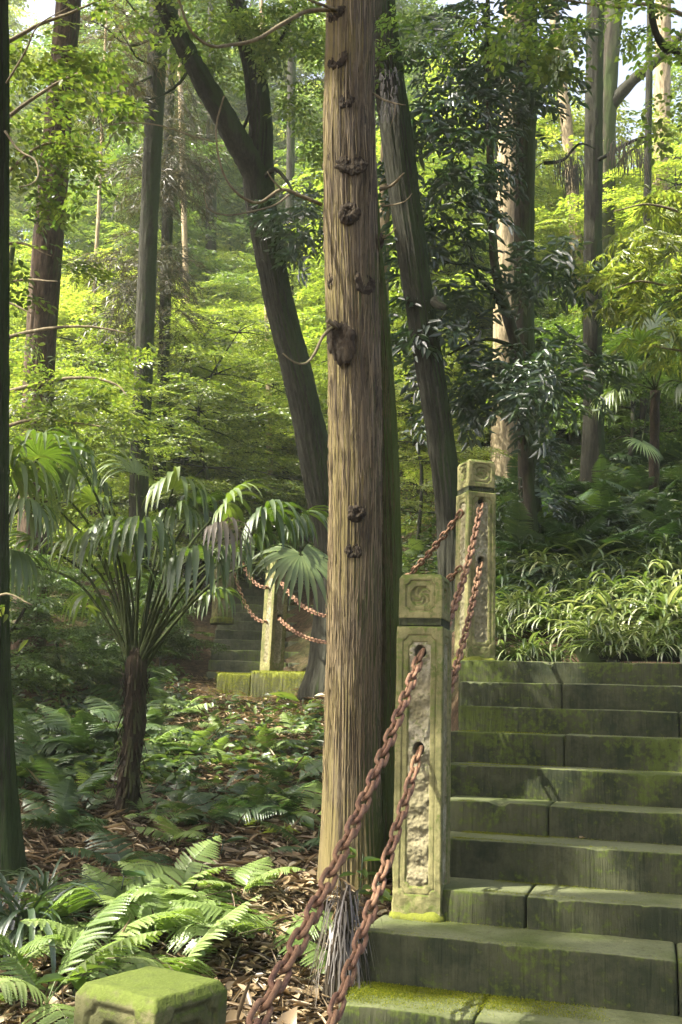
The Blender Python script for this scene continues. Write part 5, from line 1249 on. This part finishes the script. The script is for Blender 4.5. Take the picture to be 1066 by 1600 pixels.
# ------------------------------------------------------------------ dead stump of hanging grey fibres
st = gspot(520, 1560); sp_ = np.array([st[0], st[1], gz(*st)])
stump = empty('dead_stump', tuple(sp_), 'small grey dead stump of hanging dry fibres left of the lower chain', 'stump')
r = np.random.default_rng(81); topp = at(545, 1395, np.dot(sp_ - EYE, FW) + .03)
ac = Acc(); ac.add(*tube([sp_ - [0, 0, .08], (sp_ + topp) / 2, topp], [.05, .04, .03], 24, .02, bark_disp(82, .008, 6, 3))); ac.build('stump_core', M['palm_fibre'], stump)
ac = Acc()
for k in range(150):
    a = r.uniform(pi * .75, pi * 2.25); f = r.uniform(.35, 1.05); c = sp_ + (topp - sp_) * f; l = r.uniform(.1, .5) * f; q = np.array([0, .25, .5, .75, 1.0])[:, None]; d = np.array([cos(a), sin(a), 0]); j = r.uniform(.02, .13)
    P = c + d * .03 + d * j * np.sqrt(q) * (.5 + q) * .7 + np.array([0, 0, 1.0]) * (.08 * np.sin(q * pi) - l * q**1.5); P = P + .012 * np.stack([vnoise(q[:, 0] * 4, k, 0, 1), vnoise(q[:, 0] * 4, k, 0, 2), 0 * q[:, 0]], 1); s = np.array([-sin(a), cos(a), 0]) * r.uniform(.001, .0045) * (1.1 - q * .6)
    V = np.concatenate([P - s, P + s]); i = np.arange(4); ac.add(V, np.stack([i, i + 1, i + 6, i + 5], 1))
ac.build('fibre', M['dryfibre'], stump, smooth=False)

# ------------------------------------------------------------------ forest floor: litter, twigs, ground cover
def scatter_ground(r, n, boxes):
    """points on the ground seen inside photo boxes (x0, y0, x1, y1, weight)"""
    wts = np.array([b[4] for b in boxes], float); wts /= wts.sum(); out = []
    for b, w in zip(boxes, wts):
        m = int(n * w); px, py = r.uniform(b[0], b[2], m), r.uniform(b[1], b[3], m)
        ray = FW[None] + RT[None] * (px[:, None] - 533) / F_PX - UP[None] * (py[:, None] - 800) / F_PX
        t = np.full(m, 2.0); done = np.zeros(m, bool)
        for _ in range(420):
            P = EYE + ray * t[:, None]; h = P[:, 2] - ground(P[:, 0], P[:, 1], False); done |= h < .004
            if done.all(): break
            t = np.where(done, t, t + np.maximum(.012, h * .45))
        P = EYE + ray * t[:, None]; out.append(P[done & (t < 26)])
    P = np.concatenate(out); P[:, 2] = ground(P[:, 0], P[:, 1]); return P
def in_stairs(P):
    d = P[:, 1] + P[:, 0] * tan(radians(17.055)); s = (P[:, 0]) / cos(PSI)
    return (P[:, 0] > np.interp(P[:, 1], [1, 3.6, 4.2, 4.3, 6.9, 7.0], [-.8, .0, .1, .45, .76, 9])) & (P[:, 1] < 7.0)
r = np.random.default_rng(90)
P = scatter_ground(r, 19000, [(0, 1380, 620, 1640, 4.5), (-40, 1230, 220, 1400, 1.6), (200, 1240, 620, 1420, 3), (0, 1100, 520, 1300, 3), (260, 1060, 520, 1220, 3), (600, 800, 720, 1000, .6), (780, 700, 1066, 860, .8)]); P = P[~in_stairs(P)]
for nm, LT, m, Ls, lab in (('leaf_litter', leaf6(.42, .08, .16), .6, (.03, .1), 'dry brown fallen leaves covering the ground left of the steps'), ('broad_litter', leaf6(.55, .12, .1), .02, (.07, .13), 'larger pale fallen leaves scattered over the litter'), ('needle_litter', leaf6(.07, .03, .22), .45, (.05, .19), 'thin curled dry strips and twigs strewn over the fallen leaves')):
    q = P[r.random(len(P)) < (m if nm != 'needle_litter' else .6)]; n = len(q); D = r.normal(size=(n, 3)) * np.array([1, 1, .22]); up = np.array([0, 0, 1.0]) + r.normal(size=(n, 3)) * .3
    q = q + np.stack([0 * q[:, 0], 0 * q[:, 0], r.uniform(.004, .04, n)], 1)
    V, F = instance(LT[0], LT[1], frames(D, up, Ls[0] + (Ls[1] - Ls[0]) * r.uniform(0, 1, n)**1.6), q); tag(obj(nm, mesh(nm, V, F, M['litter'], False)), lab, 'litter', None, 'stuff')
ac = Acc()
Pt = scatter_ground(r, 220, [(0, 1100, 520, 1600, 3), (780, 720, 1066, 860, 1)]); Pt = Pt[~in_stairs(Pt)]
for p in Pt:
    a = r.uniform(0, 6.28); l = r.uniform(.12, .5); d = np.array([cos(a), sin(a), r.uniform(-.1, .35)]); ac.add(*tube([p + [0, 0, .01], p + d * l * .5 + r.normal(size=3) * .02 + [0, 0, .02], p + d * l], [.004, .003, .0015], 5, .08))
tag(ac.build('fallen_twigs', M['twig']), 'thin dead twigs lying over the leaf litter', 'twigs', None, 'stuff')
P = scatter_ground(r, 9000, [(0, 1000, 300, 1240, .9), (300, 1100, 520, 1240, .2), (770, 690, 1066, 960, 4), (610, 780, 720, 960, 1)]); P = P[~in_stairs(P)]
nz = fbm(P[:, 0] * 1.3, P[:, 1] * 1.3, 0, 95, 2); P = P[nz > -.25]
Pm = np.repeat(P, 3, 0) + r.normal(size=(len(P) * 3, 3)) * np.array([.05, .05, .01]); n = len(Pm); Pm[:, 2] += r.uniform(.01, .16, n)
LT = leaf6(.5, .08, .2); V, F = instance(LT[0], LT[1], frames(r.normal(size=(n, 3)) * np.array([1, 1, .3]), np.array([0, 0, 1.0]) + r.normal(size=(n, 3)) * .4, r.uniform(.05, .11, n)), Pm)
tag(obj('ground_cover', mesh('ground_cover', V, F, M['cover'], False)), 'low leafy ground cover on the shaded slopes', 'ground cover', None, 'stuff')
# moss tufts on the kerb and the lowest visible step
def moss(name, lab, pts, size=.008, rad=.012):
    n = len(pts); LT = leaf4(.35, .1); Pm = np.repeat(pts, 4, 0) + r.normal(size=(n * 4, 3)) * np.array([rad, rad, .002]); D = r.normal(size=(n * 4, 3)) * np.array([.7, .7, .3]) + [0, 0, .8]
    V, F = instance(LT[0], LT[1], frames(D, r.normal(size=D.shape), r.uniform(.4, 1.0, n * 4) * size), Pm); tag(obj(name, mesh(name, V, F, M['moss_tuft'], False)), lab, 'moss', None, 'stuff')
m = 14000; s = r.uniform(px_to_s(530, D0 - 9 * TR, -.948), px_to_s(1000, D0 - 9 * TR, -.948), m); f = r.uniform(.03, 1, m)**.7; s0 = s.min(); keep = r.random(m) < np.clip(1.2 - 1.3 * (s - s0) / (s.max() - s0) - (f < .4) * .5, 0, 1); s, f = s[keep], f[keep]
b = np.array([0, D0 - 9 * TR])[None] + AX[None] * s[:, None] + DN[None] * (f * TR)[:, None]
moss('moss_cushion', 'thick yellow-green moss on the lowest step in view', np.concatenate([b, CZ - .949 + 0 * b[:, :1]], 1))
EP = []
for i_ in range(3, 9):   # moss gathered in the back corners of the treads, most at the left
    nn = 1500; z_ = step_z[i_]; s0_ = px_to_s(step_l[i_] + 20, D0 - i_ * TR, z_); ss = s0_ + r.exponential(.3, nn) + .02; back = r.random(nn)
    f_ = np.where(back < .75, 1 - np.abs(r.normal(size=nn)) * .10, r.uniform(.02, .12, nn)) * TR; ok = (fbm(ss * 5, i_, 0, 71, 2) > -.25) & (f_ < TR - .004) & (ss < 3)
    b_ = np.array([0, D0 - i_ * TR])[None] + AX[None] * ss[:, None] + DN[None] * f_[:, None]; EP.append(np.concatenate([b_, np.full((nn, 1), CZ + z_ - .002)], 1)[ok])
moss('step_moss', 'moss gathered along the back corners of the stone treads', np.concatenate(EP), .006, .008)
for (ax_, ay_, ad_), (bx_, by_, bd_), zt_ in (((392, 1070, 11.35), (492, 1056, 11.2), FZ0), ((340, 1048, 11.5), (391, 1062, 11.4), FZ0 - .03)):
    a_ = at(ax_, ay_, ad_); b_ = at(bx_, by_, bd_); nn = 1500; u_ = r.uniform(0, 1, nn)[:, None]; front = r.random(nn) < .6
    Q = a_ + (b_ - a_) * u_; Q[:, 2] = np.where(front, zt_ - .26 * r.random(nn)**1.3, zt_); Q[:, 1] += np.where(front, -.004, r.uniform(0, .28, nn)); MQ = Q if zt_ == FZ0 else np.concatenate([MQ, Q])
moss('kerb_moss', 'shaggy yellow-green moss covering the kerb below the far pale post', MQ, .013, .016)
kp0 = np.array(at(345, 1066, 11.3)); m = 4200; px, py = r.uniform(320, 500, m), r.uniform(1058, 1130, m); keep = (py - 1058) / 72 < 1.15 - np.abs(px - 430) / 120 + .25 * r.normal(size=m); px, py = px[keep], py[keep]
ray = FW[None] + RT[None] * (px[:, None] - 533) / F_PX - UP[None] * (py[:, None] - 800) / F_PX
Pg = np.array([[*gspot(a, b), 0] for a, b in zip(px[:1800], py[:1800])]); Pg[:, 2] = ground(Pg[:, 0], Pg[:, 1]) + .01
moss('moss_bank', 'bright yellow moss on the bank under the mossy kerb', Pg, .018, rad=.03)

# ------------------------------------------------------------------ canopy added out of view, its leaves laid out to shade and dapple the path
r = np.random.default_rng(120)
n = 6400
g0 = np.stack([r.uniform(-4.2, 4.8, n), r.uniform(.6, 13.5, n)], 1); z0 = ground(g0[:, 0], g0[:, 1], False) + r.uniform(0, 1.2, n)
kk = r.uniform(8.5, 13, n); A = np.concatenate([g0, z0[:, None]], 1) + SDIR * kk[:, None]
nz = fbm(g0[:, 0] * .9, g0[:, 1] * .9, 0, 131, 2); sh_ = (g0[:, 0] > .1) & (g0[:, 1] < 6.8); nz = np.where((g0[:, 0] < .6) & (g0[:, 1] > 10.2) | (g0[:, 1] > 12), -1, nz); A = A[(nz > -.42) | sh_]
q = A - EYE; dep = q @ FW; hx = np.abs(q @ RT) / np.maximum(dep, .01); vy = (q @ UP) / np.maximum(dep, .01)
A = A[(dep < .5) | (hx > .42) | (vy > .60)]
m = 2600; B = np.stack([r.uniform(-7, 8.5, m), r.uniform(-10, 5.5, m), CZ + r.uniform(7.5, 11.5, m)], 1); B = B[fbm(B[:, 0] * .6, B[:, 1] * .6, 0, 133, 2) > -.3]  # extra leaf roof added overhead to dim the sky light near the camera
q = B - EYE; dep = q @ FW; B = B[(dep < .5) | ((q @ UP) / np.maximum(dep, .01) > .6)]; A = np.concatenate([A, B])
D = r.normal(size=A.shape) * np.array([1, 1, .25])
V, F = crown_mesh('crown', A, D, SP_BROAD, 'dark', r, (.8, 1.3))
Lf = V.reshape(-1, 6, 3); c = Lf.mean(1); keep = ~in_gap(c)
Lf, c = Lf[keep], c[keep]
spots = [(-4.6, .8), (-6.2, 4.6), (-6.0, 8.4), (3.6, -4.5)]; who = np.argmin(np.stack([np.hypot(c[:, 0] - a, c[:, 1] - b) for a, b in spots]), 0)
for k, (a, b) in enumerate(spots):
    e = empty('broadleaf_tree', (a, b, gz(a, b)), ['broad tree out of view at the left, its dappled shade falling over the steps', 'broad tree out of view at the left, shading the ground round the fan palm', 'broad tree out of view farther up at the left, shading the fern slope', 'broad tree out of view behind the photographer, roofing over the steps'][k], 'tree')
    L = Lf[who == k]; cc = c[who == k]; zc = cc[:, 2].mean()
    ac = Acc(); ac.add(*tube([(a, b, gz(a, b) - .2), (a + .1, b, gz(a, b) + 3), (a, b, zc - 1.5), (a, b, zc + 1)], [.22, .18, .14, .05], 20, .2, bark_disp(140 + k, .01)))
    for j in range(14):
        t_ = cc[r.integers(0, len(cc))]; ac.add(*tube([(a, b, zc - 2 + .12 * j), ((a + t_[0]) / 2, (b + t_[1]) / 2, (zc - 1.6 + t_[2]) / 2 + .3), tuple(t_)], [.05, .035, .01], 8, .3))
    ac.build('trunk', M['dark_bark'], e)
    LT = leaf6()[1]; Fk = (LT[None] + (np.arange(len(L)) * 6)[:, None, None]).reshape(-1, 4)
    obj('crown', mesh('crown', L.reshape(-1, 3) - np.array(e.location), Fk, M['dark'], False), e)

# ------------------------------------------------------------------ the moist air under the trees
HAZE = .0016
if HAZE:
    b = np.array([(x, y, z) for x in (-80, 80) for y in (-26, 110) for z in (-4, 52)], float)
    hz = obj('haze', mesh('haze', b, np.array([(0, 1, 3, 2), (4, 6, 7, 5), (0, 4, 5, 1), (2, 3, 7, 6), (0, 2, 6, 4), (1, 5, 7, 3)]), None, False))
    hm = bpy.data.materials.new('haze'); hm.use_nodes = True; hm.node_tree.nodes.clear()
    ho = hm.node_tree.nodes.new('ShaderNodeOutputMaterial'); pv = hm.node_tree.nodes.new('ShaderNodeVolumePrincipled')
    pv.inputs['Color'].default_value = (.92, .97, .85, 1); pv.inputs['Density'].default_value = HAZE; pv.inputs['Anisotropy'].default_value = .2
    hm.node_tree.links.new(pv.outputs[0], ho.inputs['Volume']); hz.data.materials.append(hm)
    tag(hz, 'thin moist haze in the forest air', 'haze', None, 'stuff')
    S.cycles.volume_bounces = 1

# a few leaves lying on the steps
def fallen(px, py, d, z, L, label, col, seed, rz):
    V, F = leaf6(.45, .16, .1); V = V * L; V[:, 2] += .006 + .1 * (V[:, 0] - L * .5)**2 / L
    p = at(px, py, d); o = obj('fallen_leaf', mesh('fallen_leaf', V, F, M[col], False), None, (p[0], p[1], CZ + z + .004)); o.rotation_euler = (.1, -.08, rz); return tag(o, label, 'leaf')
fallen(735, 1456, 4.15, -.772, .09, 'curled tan leaf beside the foot of the white-panelled post', 'litter', 1, -.5)
fallen(762, 1452, 4.2, -.772, .06, 'small reddish leaf against the riser right of the white-panelled post', 'litter', 2, 1.2)
fallen(862, 1385, 4.35, -.645, .07, 'pale green leaf on the third step from the bottom of the view', 'fern', 3, -.2)
fallen(905, 1300, 4.5, -.484, .05, 'brown leaf on the fourth step from the bottom of the view', 'litter', 4, .7)
fallen(640, 1560, 3.75, -.948, .06, 'brown leaf on the mossy lowest step', 'litter', 5, .3)
